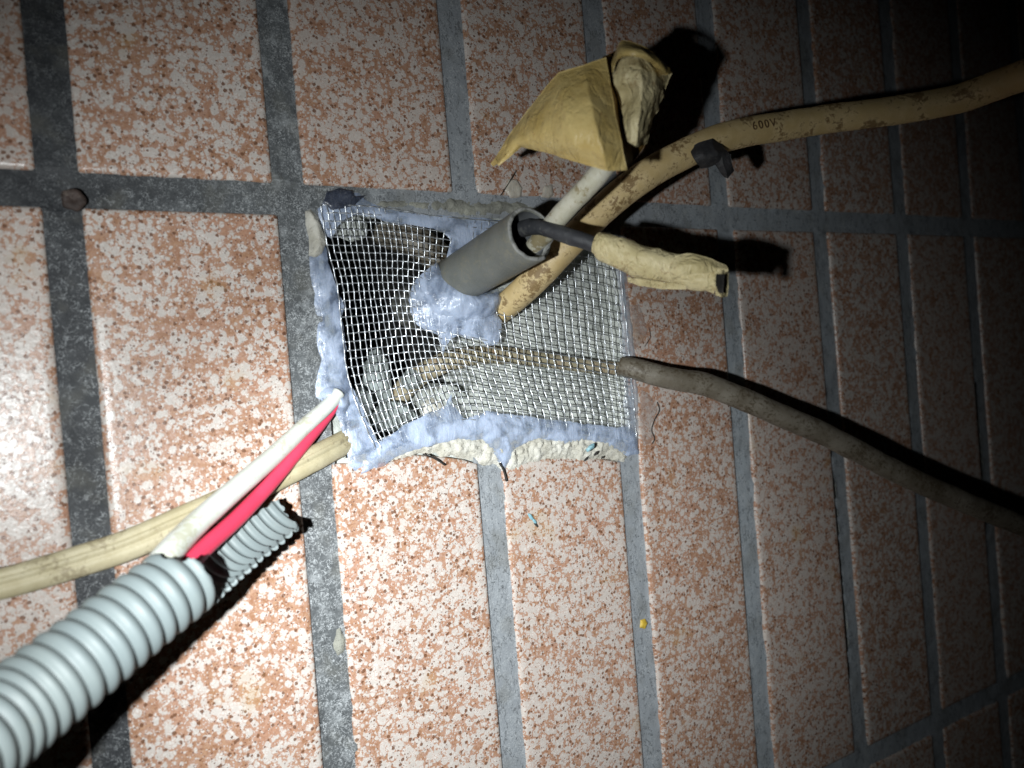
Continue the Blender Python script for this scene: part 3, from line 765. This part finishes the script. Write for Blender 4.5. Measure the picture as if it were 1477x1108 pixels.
# ================================================================== CABLES OUT OF THE PIPE
wc = empty('taped_white_cable', Pz(770, 352, .222), 'off-white cable rising from the pipe, its end hidden in folded beige tape', 'cable')
tube('sheath', [(*Pz(722, 400, .250), .0026, .0026), (*Pz(765, 362, .226), .0027, .0027), (*Pz(800, 320, .211), .0028, .0028), (*Pz(835, 282, .203), .0028, .0028), (*Pz(866, 248, .198), .0028, .0028), (*Pz(893, 205, .198), .0028, .0028), (*Pz(910, 160, .200), .0026, .0026)],
     M['white_cable'], wc, noise=0.00018, nsc=300)
def sheet(name, grid, mat, parent, n=10, thick=0.00018, wr=0.00035, wsc=160, seed=0, back=None, lin=False):
    g = np.array([[Pz(*p) for p in row] for row in grid])
    a = cr(g, np.arange(g.shape[0]), np.linspace(0, g.shape[0] - 1, n * (g.shape[0] - 1) + 1))
    uu = np.linspace(0, g.shape[1] - 1, n * (g.shape[1] - 1) + 1)
    if lin:
        i_ = np.clip(uu.astype(int), 0, g.shape[1] - 2); f_ = (uu - i_)[None, :, None]; f_ = f_ + 0.35 * (f_ * f_ * (3 - 2 * f_) - f_)
        a = a[:, i_] * (1 - f_) + a[:, i_ + 1] * f_
    else: a = np.swapaxes(cr(np.swapaxes(a, 0, 1), np.arange(g.shape[1]), uu), 0, 1)
    nr, nc = a.shape[:2]
    du = np.gradient(a, axis=1); dv = np.gradient(a, axis=0); N = np.cross(du, dv); N /= np.linalg.norm(N, axis=2)[..., None] + 1e-12
    if (N.reshape(-1, 3).mean(0) @ (CAM - a.reshape(-1, 3).mean(0))) < 0: N = -N
    w = wr * fbm(a * wsc, 4, seed) + 0.35 * wr * (1 - 2 * np.abs(vnoise(a * wsc * 1.6, seed + 3)))
    a = a + N * w[..., None]
    # ragged rim
    V = np.concatenate([a.reshape(-1, 3), (a - N * thick).reshape(-1, 3)])
    o_ = nr * nc; F = []; fm_ = []
    for j in range(nr - 1):
        for i in range(nc - 1):
            q = (j * nc + i, j * nc + i + 1, (j + 1) * nc + i + 1, (j + 1) * nc + i)
            F.append(q); fm_.append(0); F.append(tuple(o_ + t for t in q[::-1])); fm_.append(1 if back else 0)
    bd = [(0, i) for i in range(nc)] + [(j, nc - 1) for j in range(1, nr)] + [(nr - 1, i) for i in range(nc - 2, -1, -1)] + [(j, 0) for j in range(nr - 2, 0, -1)]
    for t in range(len(bd)):
        p_, q_ = bd[t], bd[(t + 1) % len(bd)]; x, y = p_[0] * nc + p_[1], q_[0] * nc + q_[1]
        F.append((x, y, o_ + y, o_ + x)); fm_.append(0)
    return mesh_obj(name, V, F, mat, parent, mats=[mat, back] if back else None, fm=fm_ if back else None)
Zs = 0.0
sheet('tape_flag', [
    [(714, 229, .206), (733, 196, .203), (770, 148, .198), (806, 104, .192), (842, 93, .190), (874, 83, .191)],
    [(716, 231, .205), (737, 203, .200), (775, 166, .193), (810, 135, .186), (848, 128, .183), (879, 115, .189)],
    [(717, 233, .204), (742, 207, .199), (781, 186, .190), (818, 172, .182), (857, 172, .179), (887, 160, .186)],
    [(718, 236, .203), (748, 210, .199), (788, 204, .190), (829, 207, .182), (868, 214, .179), (896, 205, .184)],
    [(719, 240, .203), (752, 212, .200), (795, 222, .192), (838, 236, .186), (876, 247, .183), (904, 246, .186)]],
    M['tape'], wc, n=12, wr=.00032, seed=21, lin=True, back=M['tape_adhesive'])
sheet('tape_fold', [   # dark inner turn beside the flag
    [(870, 82, .193), (880, 78, .199), (888, 82, .203)],
    [(876, 115, .191), (888, 112, .199), (900, 110, .204)],
    [(886, 165, .188), (894, 160, .197), (906, 158, .203)],
    [(903, 246, .187), (908, 242, .193), (914, 236, .198)]], M['tape_adhesive'], wc, n=10, wr=.0003, seed=22)
sheet('tape_hood', [
    [(886, 78, .196), (897, 59, .195), (926, 66, .193), (950, 82, .194), (969, 106, .198)],
    [(882, 92, .192), (896, 72, .189), (924, 74, .187), (946, 88, .189), (962, 107, .195)],
    [(882, 104, .190), (893, 84, .188), (918, 82, .187), (938, 91, .190), (952, 106, .196)]], M['tape'], wc, n=10, wr=.0004, seed=23)
sheet('tape_wrap', [
    [(884, 98, .196), (898, 82, .193), (920, 82, .191), (944, 92, .194), (969, 106, .199)],
    [(886, 118, .193), (903, 108, .189), (924, 106, .187), (944, 112, .191), (962, 126, .199)],
    [(892, 142, .196), (908, 140, .192), (925, 138, .187), (940, 142, .190), (953, 150, .199)],
    [(899, 172, .192), (910, 170, .188), (922, 170, .186), (934, 172, .190), (942, 178, .199)],
    [(905, 204, .190), (911, 208, .189), (917, 212, .190), (923, 212, .194), (930, 206, .199)]], M['tape_pale'], wc, n=12, wr=.0009, wsc=150, seed=24, lin=True)
sheet('tape_lining', [
    [(872, 84, .200), (905, 66, .205), (945, 82, .206), (966, 106, .204)],
    [(885, 140, .203), (912, 140, .209), (938, 145, .209), (956, 140, .204)],
    [(904, 246, .198), (912, 235, .202), (922, 222, .203), (932, 205, .202)]], M['tape_adhesive'], wc, n=10, wr=.0004, seed=25)
sheet('tape_tail', [
    [(736, 205, .2005), (726, 212, .203), (716, 226, .206), (708, 236, .209)],
    [(744, 212, .2005), (732, 222, .201), (722, 234, .204), (712, 240, .209)]], M['tape'], wc, n=10, wr=.0004, seed=27, back=M['tape_adhesive'])

bc = empty('taped_black_cable', Pz(755, 338, .222), 'thin black cable leaving the pipe, its end rolled in crumpled beige tape', 'cable')
tube('sheath', [(*Pz(735, 345, .240), .0021, .0021), (*Pz(752, 331, .221), .0023, .0023), (*Pz(775, 328, .212), .0022, .0022), (*Pz(808, 337, .208), .0022, .0022), (*Pz(842, 348, .206), .0022, .0022), (*Pz(880, 362, .205), .0022, .0022)],
     M['black_cable'], bc, noise=0.00035, nsc=260, seed=2)
def wrapshape(th, s):
    st = 0.0
    step_ = 1 + 0.05 * (np.mod(s / 0.0085 + th / (2 * math.pi), 1.0)) + 0.035 * np.sin(th * 3 + s * 500)
    return step_
tube('tape_wrap', [(*Pz(858, 352, .2055), .0027, .0027), (*Pz(866, 354, .205), .0036, .0036), (*Pz(885, 362, .204), .0043, .0040), (*Pz(930, 379, .202), .0044, .0041), (*Pz(975, 389, .200), .0041, .0038), (*Pz(1010, 397, .198), .0038, .0036), (*Pz(1036, 405, .197), .0037, .0037)],
     M['tape_pale'], bc, m=48, seg=16, shape=wrapshape, noise=0.0007, nsc=190, cap=False, seed=31)
sheet('tape_flap', [
    [(966, 382, .196), (974, 371, .195), (1000, 366, .194), (1025, 372, .194), (1048, 382, .194)],
    [(966, 390, .1945), (980, 384, .193), (1002, 380, .192), (1026, 384, .1925), (1050, 388, .193)],
    [(968, 396, .1955), (984, 397, .193), (1004, 395, .1925), (1028, 393, .1925), (1050, 392, .193)]], M['tape_pale'], bc, n=10, wr=.0006, seed=33)
sheet('tape_end', [
    [(1032, 392, .192), (1042, 390, .192), (1051, 394, .196)],
    [(1030, 408, .191), (1036, 412, .191), (1050, 410, .196)],
    [(1032, 426, .194), (1041, 429, .193), (1048, 428, .196)]], M['tape_pale'], bc, n=10, wr=.0004, seed=34)
sheet('tape_mouth_shade', [  # black sheet painting the shaded inside of the open tape end
    [(1034, 395, .1905), (1045, 396, .1912)],
    [(1033, 410, .1900), (1044, 411, .1910)],
    [(1036, 422, .1915), (1043, 424, .1918)]], M['black_bits_and_shade'], bc, n=8, wr=.0003, seed=35)
sheet('tape_edge', [
    [(905, 400, .2005), (930, 402, .199), (955, 407, .1985), (990, 411, .1975)],
    [(906, 407, .202), (930, 413, .201), (956, 417, .200), (990, 417, .1985)]], M['tape_pale'], bc, n=12, wr=.0006, seed=36)

# ================================================================== BEIGE CABLE
beige_path = [(690, 468, .262), (716, 452, .255), (765, 410, .243), (822, 350, .237), (872, 300, .236), (930, 254, .236), (1000, 216, .240), (1060, 194, .245), (1130, 182, .250), (1200, 171, .252), (1300, 158, .250), (1380, 143, .245), (1440, 122, .238), (1500, 100, .230), (1600, 60, .22)]
bg = empty('beige_cable', P(720, 450), 'thick grubby beige cable curving from the sealant beside the pipe up across the dark tiles', 'cable')
bw = [(34, 40)] * 2 + [(36, 40)] * 2 + [(36, 42)] * 2 + [(36, 42), (34, 40), (33, 38), (32, 37), (32, 36), (32, 36), (34, 38), (36, 40), (36, 40)]
RA, RB = 0.0039, 0.0046
tube('sheath', [(*Pz(*q), RA, RB) for q in beige_path], M['beige_cable'], bg, m=36, seg=16, noise=0.00022, nsc=200,
     shape=lambda th, s: 1 + 0.03 * np.cos(4 * th), seed=41)
# printed lettering on the sheath
def wrap_text(body, ctrl, s0, size, ang, mat, parent):
    q = spline(ctrl, 24); path = q[:, :3]; T, A, B = frames(path, (0, -1, 0))
    s = np.concatenate([[0], np.cumsum(np.linalg.norm(np.diff(path, axis=0), axis=1))])
    cu = bpy.data.curves.new('lettering', 'FONT'); cu.body = body; cu.size = size; cu.space_character = 1.25; cu.resolution_u = 3; cu.offset = size * .012
    ob = bpy.data.objects.new('tmp_text', cu); C.objects.link(ob)
    dg = bpy.context.evaluated_depsgraph_get(); me = ob.evaluated_get(dg).to_mesh()
    bm = bmesh.new(); bm.from_mesh(me); bmesh.ops.triangulate(bm, faces=bm.faces)
    bmesh.ops.subdivide_edges(bm, edges=[e for e in bm.edges if e.calc_length() > size * .2], cuts=1)
    V = np.array([v.co[:] for v in bm.verts]); F = [[v.index for v in f.verts] for f in bm.faces]
    bm.free(); ob.evaluated_get(dg).to_mesh_clear(); bpy.data.objects.remove(ob)
    ss_ = s0 + V[:, 0] * 1.25
    ii = lambda arr: np.stack([np.interp(ss_, s, arr[:, k_]) for k_ in range(arr.shape[1])], 1)
    p_, a_, b_ = ii(path), ii(A), ii(B)
    th = ang - (V[:, 1] - size * .35) / RA
    out = p_ + (RA * 1.03 * np.cos(th) + .00022)[:, None] * a_ + ((RB * 1.03 + .0002) * np.sin(th))[:, None] * b_ + 0.00016 * (np.cos(th)[:, None] * a_ + np.sin(th)[:, None] * b_)
    return mesh_obj('lettering', out, F, mat, parent, smooth=False)
_q = spline([(*Pz(*q), RA, RB) for q in beige_path], 24)[:, :3]; _s = np.concatenate([[0], np.cumsum(np.linalg.norm(np.diff(_q, axis=0), axis=1))])
_i = int(np.argmin(np.linalg.norm(_q - Pz(1074, 192, .246), axis=1)))
wrap_text('600V', [(*Pz(*q), RA, RB) for q in beige_path], _s[_i], 0.0030, TEXT_ANG if 'TEXT_ANG' in globals() else -0.15, M['ink'], bg)

ts = empty('black_tape_scrap', Pz(1020, 222, .236), 'torn scrap of black tape stuck round the beige cable, its tail hanging down', 'tape')
sheet('tape_patch', [
    [(995, 214, .2365), (1008, 206, .2352), (1026, 201, .2352), (1042, 208, .237)],
    [(998, 224, .2345), (1012, 217, .2335), (1030, 212, .2335), (1050, 217, .2355)],
    [(1004, 234, .2345), (1016, 228, .2335), (1034, 222, .2335), (1052, 224, .2355)],
    [(1012, 243, .2375), (1022, 242, .2365), (1036, 236, .2355), (1047, 236, .2365)]], M['black_tape'], ts, n=10, wr=.0006, wsc=130, seed=44, lin=True)
sheet('tape_tail', [
    [(1028, 230, .2345), (1042, 224, .2340), (1054, 222, .2355)],
    [(1034, 242, .236), (1044, 238, .235), (1056, 236, .236)],
    [(1045, 256, .239), (1050, 258, .238), (1058, 246, .239)]], M['black_tape'], ts, n=10, wr=.0006, wsc=130, seed=45, lin=True)

# ================================================================== GREY CABLE (runs off over the dark tiles)
gc = empty('grey_cable', P(915, 532), 'stiff grey brown cable leaving the mesh and sloping down over the dim tiles', 'cable')
gpath = [(895, 527, .268), (915, 532, .266), (960, 544, .266), (1020, 556, .268), (1100, 588, .272), (1200, 632, .278), (1300, 684, .286), (1400, 728, .296), (1470, 757, .304), (1540, 785, .312)]
tube('sheath', [(*Pz(*q), r_, r_ * 1.05) for q, r_ in zip(gpath, (.0032, .0036, .0038, .0039, .0040, .0040, .0040, .0040, .0040, .0040))], M['grey_cable'], gc, m=32, seg=16, noise=0.00035, nsc=120, seed=51)


# ================================================================== KHAKI TWIN CABLE
lc = empty('twin_flat_cable', P(490, 640), 'grooved khaki twin cable running from the lower corner of the mesh behind both coloured wires', 'cable')
def twin(th, s):
    return 1 - 0.26 * np.exp(-(np.mod(th + math.pi, 2 * math.pi) - math.pi) ** 2 / 0.035) - 0.16 * np.exp(-((np.mod(th + math.pi - .62, 2 * math.pi) - math.pi) ** 2) / 0.01)
lpath = [(530, 618, -.0040), (500, 636, -.0022), (474, 650, .0008), (440, 668, .0033), (380, 697, .0045), (320, 726, .0055), (250, 758, .0070), (180, 788, .0085), (100, 814, .010), (20, 838, .012), (-60, 855, .013), (-160, 870, .014)]
lw = [24, 34, 36, 38, 41, 43, 45, 46, 46, 46, 46, 46]
tube('sheath', [(*P(x, y, h), rpx(w_, depth(x, y, h)) * .62, rpx(w_, depth(x, y, h))) for (x, y, h), w_ in zip(lpath, lw)], M['left_cable'], lc, m=64, seg=14, shape=twin, noise=0.00014, nsc=180, seed=55)

# ================================================================== CORRUGATED CONDUIT
cd_ctl = [(-230, 1215, .108), (-110, 1130, .119), (10, 1035, .136), (110, 957, .149), (190, 893, .160), (257, 842, .170), (300, 806, .1785), (345, 770, .1865), (390, 736, .1935), (420, 712, .198)]
CR_ = 0.0090; PITCH = 0.0037
co = empty('corrugated_conduit', Pz(200, 885, .16), 'light grey corrugated conduit slit open at its ragged end around two wires', 'conduit')
def conduit():
    q = spline([Pz(*c) for c in cd_ctl], 120)
    s = np.concatenate([[0], np.cumsum(np.linalg.norm(np.diff(q, axis=0), axis=1))])
    npt = int(s[-1] / (PITCH / 12)); sq = np.linspace(0, s[-1], npt)
    path = np.stack([np.interp(sq, s, q[:, k_]) for k_ in range(3)], 1)
    mouth = sq[int(np.argmin(np.linalg.norm(path - Pz(257, 842, .170), axis=1)))]
    rel = path - CAM; ref = -rel / np.linalg.norm(rel, axis=1)[:, None]     # first axis: towards the viewer's side
    T, A, B = frames(path, ref)
    return sq, path, mouth, T, A, B
sq, cpath, mouth, cT, cA, cB = conduit()
low_right = (rt_s - up_s); low_right /= np.linalg.norm(low_right)
sgn = 1.0 if (cB[len(cB) // 2] @ low_right) > 0 else -1.0
cB = cB * sgn
def crad(s, R0):
    s0_ = s - mouth; ph = np.where(s0_ < 0, s0_ / PITCH, s0_ / (PITCH * 0.66))
    g = np.abs(np.sin(math.pi * ph)) ** 0.85
    return R0 - 0.00135 * (1 - g)
def conduit_body():
    m_ = 72; th = np.linspace(0, 2 * math.pi, m_, endpoint=False)
    V = []; V2 = []
    rs = random.Random(3)
    keep = sq <= mouth + 0.006
    def at_s(S2, arr): return np.stack([np.interp(S2, sq, arr[:, q_]) for q_ in range(3)], -1)
    n_ = keep.sum()
    Sg, TH = np.meshgrid(sq[keep], th, indexing='ij')
    rr = crad(Sg, CR_) + 0.00012 * fbm(np.stack([Sg * 300, np.cos(TH) * 2, np.sin(TH) * 2], -1), 2, 7)
    d = np.cos(TH)[..., None] * cA[keep][:, None] + np.sin(TH)[..., None] * cB[keep][:, None]
    # ragged end: how far each angle reaches
    lim = mouth + 0.0012 * np.array([vnoise(np.array([math.cos(t) * 4, math.sin(t) * 4, 2.])) for t in th]) + 0.0024 * np.sin(th) + 0.001 * np.cos(th)
    lim += 0.0003 * np.array([vnoise(np.array([t * 14, 0., 2.])) for t in th])
    ok = Sg <= lim[None] + 0.00031
    Sc = np.minimum(Sg, lim[None]); rr = crad(Sc, CR_)
    d = np.cos(TH)[..., None] * at_s(Sc, cA) + np.sin(TH)[..., None] * at_s(Sc, cB)
    outer = at_s(Sc, cpath) + rr[..., None] * d
    inner = at_s(Sc, cpath) + (rr - 0.00060)[..., None] * d
    idx = np.arange(n_ * m_).reshape(n_, m_)
    F = []
    for i in range(n_ - 1):
        for j in range(m_):
            j2 = (j + 1) % m_
            if ok[i + 1, j] and ok[i + 1, j2]:
                F.append((idx[i, j], idx[i, j2], idx[i + 1, j2], idx[i + 1, j]))
                F.append(tuple(n_ * m_ + t for t in (idx[i + 1, j], idx[i + 1, j2], idx[i, j2], idx[i, j])))
            elif ok[i, j] and ok[i, j2]:
                F.append((idx[i, j], idx[i, j2], n_ * m_ + idx[i, j2], n_ * m_ + idx[i, j]))
    return np.concatenate([outer.reshape(-1, 3), inner.reshape(-1, 3)]), F
def clean(o):
    bm = bmesh.new(); bm.from_mesh(o.data)
    bmesh.ops.delete(bm, geom=[v for v in bm.verts if not v.link_faces], context='VERTS')
    bm.to_mesh(o.data); bm.free(); o.data.update(); o.data.set_sharp_from_angle(angle=math.radians(50))
v_, f_ = conduit_body(); o = mesh_obj('conduit_tube', v_, f_, M['conduit'], co); clean(o)
def conduit_torn():
    keep = sq >= mouth - 0.004
    S_ = sq[keep]; n_ = len(S_); m_ = 60
    L = S_[-1] - mouth; t = np.clip((S_ - mouth) / L, 0, 1)
    # angle 0 faces the viewer's side, pi the wall; kept: the far side and the lower flank
    a0 = math.radians(86) + np.radians(22) * t; a1 = math.radians(200) - np.radians(10) * t
    a0 = a0 + 0.08 * np.array([vnoise(np.array([x * 500, 0, 1.])) for x in S_]) + 0.05 * np.sin((S_ - mouth) / (PITCH * .66) * 2 * math.pi)
    a1 = a1 + 0.07 * np.array([vnoise(np.array([x * 700, 8, 1.])) for x in S_])
    u = np.linspace(0, 1, m_)
    TH = a0[:, None] + (a1 - a0)[:, None] * u[None]
    rr = crad(S_, CR_)[:, None] + 0.0004 * np.exp(-u / 0.05)[None] * np.array([vnoise(np.array([x * 1800, 5, 1.])) for x in S_])[:, None]
    wid = (1 + 0.02 * t)[:, None]
    d = np.cos(TH)[..., None] * cA[keep][:, None] + np.sin(TH)[..., None] * cB[keep][:, None]
    lim = S_[-1] - 0.0016 * (0.5 + 0.5 * np.array([vnoise(np.array([x * 9, 1., 4.])) for x in u])) - 0.003 * (1 - u) ** 2
    ok = S_[:, None] <= lim[None] + 0.00031
    Sc = np.minimum(S_[:, None], lim[None]); TH = np.take_along_axis(TH, np.minimum(np.arange(n_)[:, None], (S_[:, None] <= lim[None]).sum(0)[None] - 1), 0)
    def at_s(S2, arr): return np.stack([np.interp(S2, sq, arr[:, q_]) for q_ in range(3)], -1)
    rr = crad(Sc, CR_) * wid
    d = np.cos(TH)[..., None] * at_s(Sc, cA) + np.sin(TH)[..., None] * at_s(Sc, cB)
    outer = at_s(Sc, cpath) + rr[..., None] * d; inner = at_s(Sc, cpath) + (rr - 0.0008)[..., None] * d
    idx = np.arange(n_ * m_).reshape(n_, m_); F = []; o_ = n_ * m_
    for i in range(n_ - 1):
        for j in range(m_ - 1):
            if ok[i + 1, j] and ok[i + 1, j + 1]:
                F.append((idx[i, j], idx[i, j + 1], idx[i + 1, j + 1], idx[i + 1, j]))
                F.append(tuple(o_ + t_ for t_ in (idx[i + 1, j], idx[i + 1, j + 1], idx[i, j + 1], idx[i, j])))
            elif ok[i, j] and ok[i, j + 1]:
                F.append((idx[i, j], idx[i, j + 1], o_ + idx[i, j + 1], o_ + idx[i, j]))
        for j in (0, m_ - 1):
            if ok[i + 1, j]: F.append((idx[i, j], idx[i + 1, j], o_ + idx[i + 1, j], o_ + idx[i, j]))
    return np.concatenate([outer.reshape(-1, 3), inner.reshape(-1, 3)]), F
v_, f_ = conduit_torn(); o = mesh_obj('torn_half', v_, f_, M['conduit'], co); clean(o)
tag(o, 'torn open half of the conduit wall with frayed edges')

# ================================================================== WHITE AND RED WIRES
ww = [(486, 572, P(486, 572, .0008)), ]
wpath = [(489, 566, None, .0004, 19), (474, 584, .2195, None, 21), (440, 615, .214, None, 24), (390, 662, .205, None, 28), (330, 714, .193, None, 32), (275, 764, .181, None, 36), (232, 812, .1695, None, 40), (205, 852, .164, None, 40), (165, 895, .157, None, 34)]
def wires(name, pathdef, mat, label, flat=1.0):
    rows = []
    for x, y, z, h, w_ in pathdef:
        if z is None: z = depth(x, y, h)
        r_ = rpx(w_, z); rows.append((*Pz(x, y, z), r_ * flat, r_))
    o = tube(name, rows, mat, None, m=28, seg=14, noise=.00006, nsc=250)
    return tag(o, label, 'wire')
wires('white_wire', wpath, M['white_wire'], 'fat white wire from the mesh corner into the corrugated conduit, over the khaki cable')
rpath = [(487, 582, None, .0009, 7), (474, 600, .2205, None, 12), (440, 640, .213, None, 17), (395, 692, .204, None, 21), (345, 745, .193, None, 24), (300, 786, .183, None, 26), (264, 822, .1745, None, 29), (232, 855, .169, None, 28), (190, 890, .161, None, 24)]
wires('red_wire', rpath, M['red_wire'], 'bright pinkish red wire lying alongside the white wire and entering the conduit')

# ================================================================== SCREW
sc = empty('rusty_screw', P(110, 291), 'rusty round screw head driven into the dark joint crossing', 'screw')
def screw():
    m_ = 32; c = P(108, 292, 0.0); th = np.linspace(0, 2 * math.pi, m_, endpoint=False)
    V = []
    ex = np.array([1., 0, 0]); ez = np.array([0, 0, 1.]); out = np.array([-.18, -1, .15]); out /= np.linalg.norm(out)
    for r_, h_ in ((.0014, -.004), (.0015, .0004), (.0024, .0009), (.0028, .0015), (.0026, .0022), (.0016, .0025), (.0008, .0021), (.0001, .0017)):
        rr = r_ * (1 + .05 * np.sin(th * 5 + h_ * 900))
        V.append(c + out * h_ + rr[:, None] * (np.cos(th)[:, None] * ex + np.sin(th)[:, None] * ez))
    V = np.vstack(V); V = V + 0.00022 * np.stack([fbm(V * 900, 3, s_) for s_ in (1, 2, 3)], 1)
    return V, ring_faces(8, m_, cap0=False)
v_, f_ = screw(); mesh_obj('screw_head', v_, f_, M['rust'], sc)

# ================================================================== INSIDE THE HOLLOW
oc = tube('ochre_cable', [(*P(905, 533, -.003), .0024, .0024), (*P(850, 528, -.0045), .0026, .0026), (*P(780, 518, -.005), .0028, .0028), (*P(710, 512, -.006), .0030, .0030), (*P(650, 520, -.009), .0034, .0034), (*P(600, 545, -.016), .0036, .0036), (*P(560, 590, -.026), .0036, .0036)],
          M['rust_pipe'], None, noise=.0003, seed=61)
tag(oc, 'ochre stained cable lying behind the mesh across the pale mortar', 'cable')
gcur = tube('bent_grey_hose', [(*P(520, 310, -.030), .0050, .0050), (*P(560, 335, -.020), .0052, .0052), (*P(605, 352, -.014), .0054, .0054), (*P(640, 385, -.016), .0054, .0054), (*P(655, 440, -.028), .0052, .0052)],
            M['grey_cable'], None, noise=.0003, seed=62)
tag(gcur, 'dull grey green hose bending behind the top of the mesh', 'hose')
def rock(px, py, h, r, lab, mat='rubble', sd=0, sq_=(1, .8, .8)):
    bm = bmesh.new(); bmesh.ops.create_icosphere(bm, subdivisions=3, radius=1.0)
    V = np.array([v.co[:] for v in bm.verts]); F = [[v.index for v in f.verts] for f in bm.faces]; bm.free()
    V = V * (1 + 0.38 * fbm(V * 1.3 + sd * 7.1, 3, sd))[:, None]; V = np.round(V * 3.2 + .0) / 3.2 * .35 + V * .65
    V = V * np.array(sq_) * r + P(px, py, h)
    o = mesh_obj('rubble_stone', V, F, M[mat], None, smooth=False); return tag(o, lab, 'stone', 'stones loose behind the mesh')
rock(545, 545, -.020, .0062, 'tallest bluish grey stone standing in the dark behind the mesh', sd=1, sq_=(.7, .8, 1.5))
rock(596, 548, -.014, .0042, 'small pale blue stone behind the mesh below the sealant collar', sd=2)
rock(520, 590, -.012, .0050, 'brownish stone behind the mesh near the red wire tip', sd=3, sq_=(.8, .8, 1.2))
rock(566, 600, -.014, .0060, 'broad grey green stone low behind the mesh', sd=4, sq_=(1.3, .8, .8))
rock(625, 590, -.010, .0040, 'pale stone behind the mesh above the peaked sealant', 'mortar', sd=5)
rock(505, 330, -.008, .0040, 'pitted pale stone behind the top corner of the mesh', 'cavity', sd=6, sq_=(1.4, .8, .9))

# ================================================================== SMALL THINGS ON THE TILES
def smear(name, px, label, mat, cat='smear', seed=1, thick=.0003):
    return patch(name, px, M[mat], None, h=0.0002, thick=thick, width=.0005, bump=.00015, seed=seed, wob=.0006, drop=.0002, label=label, cat=cat, step=.0004)
smear('sealant_smear', [(735, 258), (746, 258), (754, 270), (752, 284), (736, 286), (727, 276)], 'larger of two pale blobs above the grey pipe', 'smear_pale', 'sealant blob', 3, .0008)
smear('sealant_smear', [(786, 268), (797, 265), (799, 280), (792, 286), (781, 284)], 'smaller of two pale blobs above the grey pipe', 'smear_pale', 'sealant blob', 4, .0007)
smear('sealant_smear', [(924, 558), (940, 572), (950, 590), (944, 606), (938, 616), (943, 630), (938, 640), (926, 646), (922, 600)], 'clear film of sealant on the tile below the grey cable', 'smear', 'sealant film', 5)
smear('sealant_smear', [(908, 440), (922, 436), (931, 462), (935, 482), (926, 498), (914, 508), (911, 480)], 'clear film of sealant on the tile above the grey cable', 'smear', 'sealant film', 6)
patch('yellow_dab', [(924, 895), (931, 893), (935, 900), (931, 908), (923, 906)], M['yellow'], None, h=-0.0006, thick=.0006, width=.0005, bump=.0002, seed=7, wob=.0004, step=.00025, drop=.0003, label='small dab of yellow paint on the grey joint', cat='paint dab')
patch('putty_dab', [(486, 908), (494, 904), (500, 922), (498, 940), (488, 948), (482, 930)], M['mortar_grey'], None, h=-0.0004, thick=.0006, width=.0008, bump=.0006, seed=8, wob=.0010, step=.0004, drop=.0006, label='crusty cream dab of mortar at the edge of a streaked joint', cat='mortar dab')

M['smoky'] = sealant_material('smoky_film', (0.030, 0.036, 0.055), (0.07, 0.08, 0.11), 0.75, 0.95)
smear('dark_film', [(466, 292), (472, 276), (492, 270), (508, 274), (512, 284), (528, 281), (514, 296), (498, 300), (478, 302)], 'smoky dark film smeared on the joint above the top corner of the mesh', 'smoky', 'sealant film', 9, .0006)

def thin_line(name, pts, r, mat, label, cat):
    o = tube(name, [(*P(x, y, h), r, r) for x, y, h in pts], M[mat], None, m=6, seg=6, noise=r * .5, nsc=900); return tag(o, label, cat)
thin_line('dark_fibre', [(721, 668, .0012), (727, 680, .0012), (731, 694, .0006)], .0004, 'black_bits_and_shade', 'dark fibre hanging at the top of the pale joint below the mesh', 'fibre')
thin_line('dark_fibre', [(936, 472, .0004), (938, 486, .0004), (930, 500, .0004)], .00013, 'black_bits_and_shade', 'hairline dark fibre along the clear film above the grey cable', 'fibre')
thin_line('dark_fibre', [(948, 580, .0005), (951, 592, .0005), (944, 606, .0005), (940, 620, .0005), (944, 632, .0005), (941, 640, .0005)], .00022, 'black_bits_and_shade', 'curving dark fibre along the clear film below the grey cable', 'fibre')
thin_line('dark_fibre', [(610, 655, .0020), (628, 662, .0020), (642, 671, .0016)], .0003, 'black_bits_and_shade', 'dark fibre bedded in the pale mortar under the peaked sealant', 'fibre')
thin_line('dark_fibre', [(744, 246, .002), (735, 262, .0014), (722, 282, .0008)], .00012, 'black_bits_and_shade', 'hair thin fibre hanging beside the larger pale blob', 'fibre')
fr = empty('plastic_fragment', P(853, 648), 'tiny blue plastic chip with black crumbs on the pale mortar ledge', 'chip')
def bit(name, px, py, h, s3, mat, parent, sd):
    bm = bmesh.new(); bmesh.ops.create_icosphere(bm, subdivisions=2, radius=1.0)
    V = np.array([v.co[:] for v in bm.verts]); F = [[v.index for v in f.verts] for f in bm.faces]; bm.free()
    V = V * (1 + 0.5 * fbm(V * 1.6 + sd * 3.3, 2, sd))[:, None] * np.array(s3)
    c_, s_ = math.cos(.6), math.sin(.6); V = V @ np.array([[c_, 0, s_], [0, 1, 0], [-s_, 0, c_]])
    return mesh_obj(name, V + P(px, py, h), F, M[mat], parent, smooth=False)
bit('blue_chip', 851, 646, .0042, (.0018, .0008, .0009), 'blue', fr, 1)
for i, (x, y, a, b_) in enumerate(((845, 662, .0012, .0003), (860, 654, .0013, .0005), (869, 660, .0007, .0003))): bit('black_crumb', x, y, .0022, (a, .0004, b_), 'black_bits_and_shade', fr, 3 + i)
fl = empty('paint_flake', P(768, 740), 'pair of bluish flakes stuck on the tile below the opening', 'flake')
bit('blue_flake', 766, 746, .0004, (.0006, .0003, .0016), 'blue', fl, 11); bit('blue_flake', 771, 752, .0004, (.0005, .0003, .0013), 'blue', fl, 12)
bit('black_crumb', 773, 757, .0004, (.0004, .0003, .0011), 'black_bits_and_shade', fl, 13)
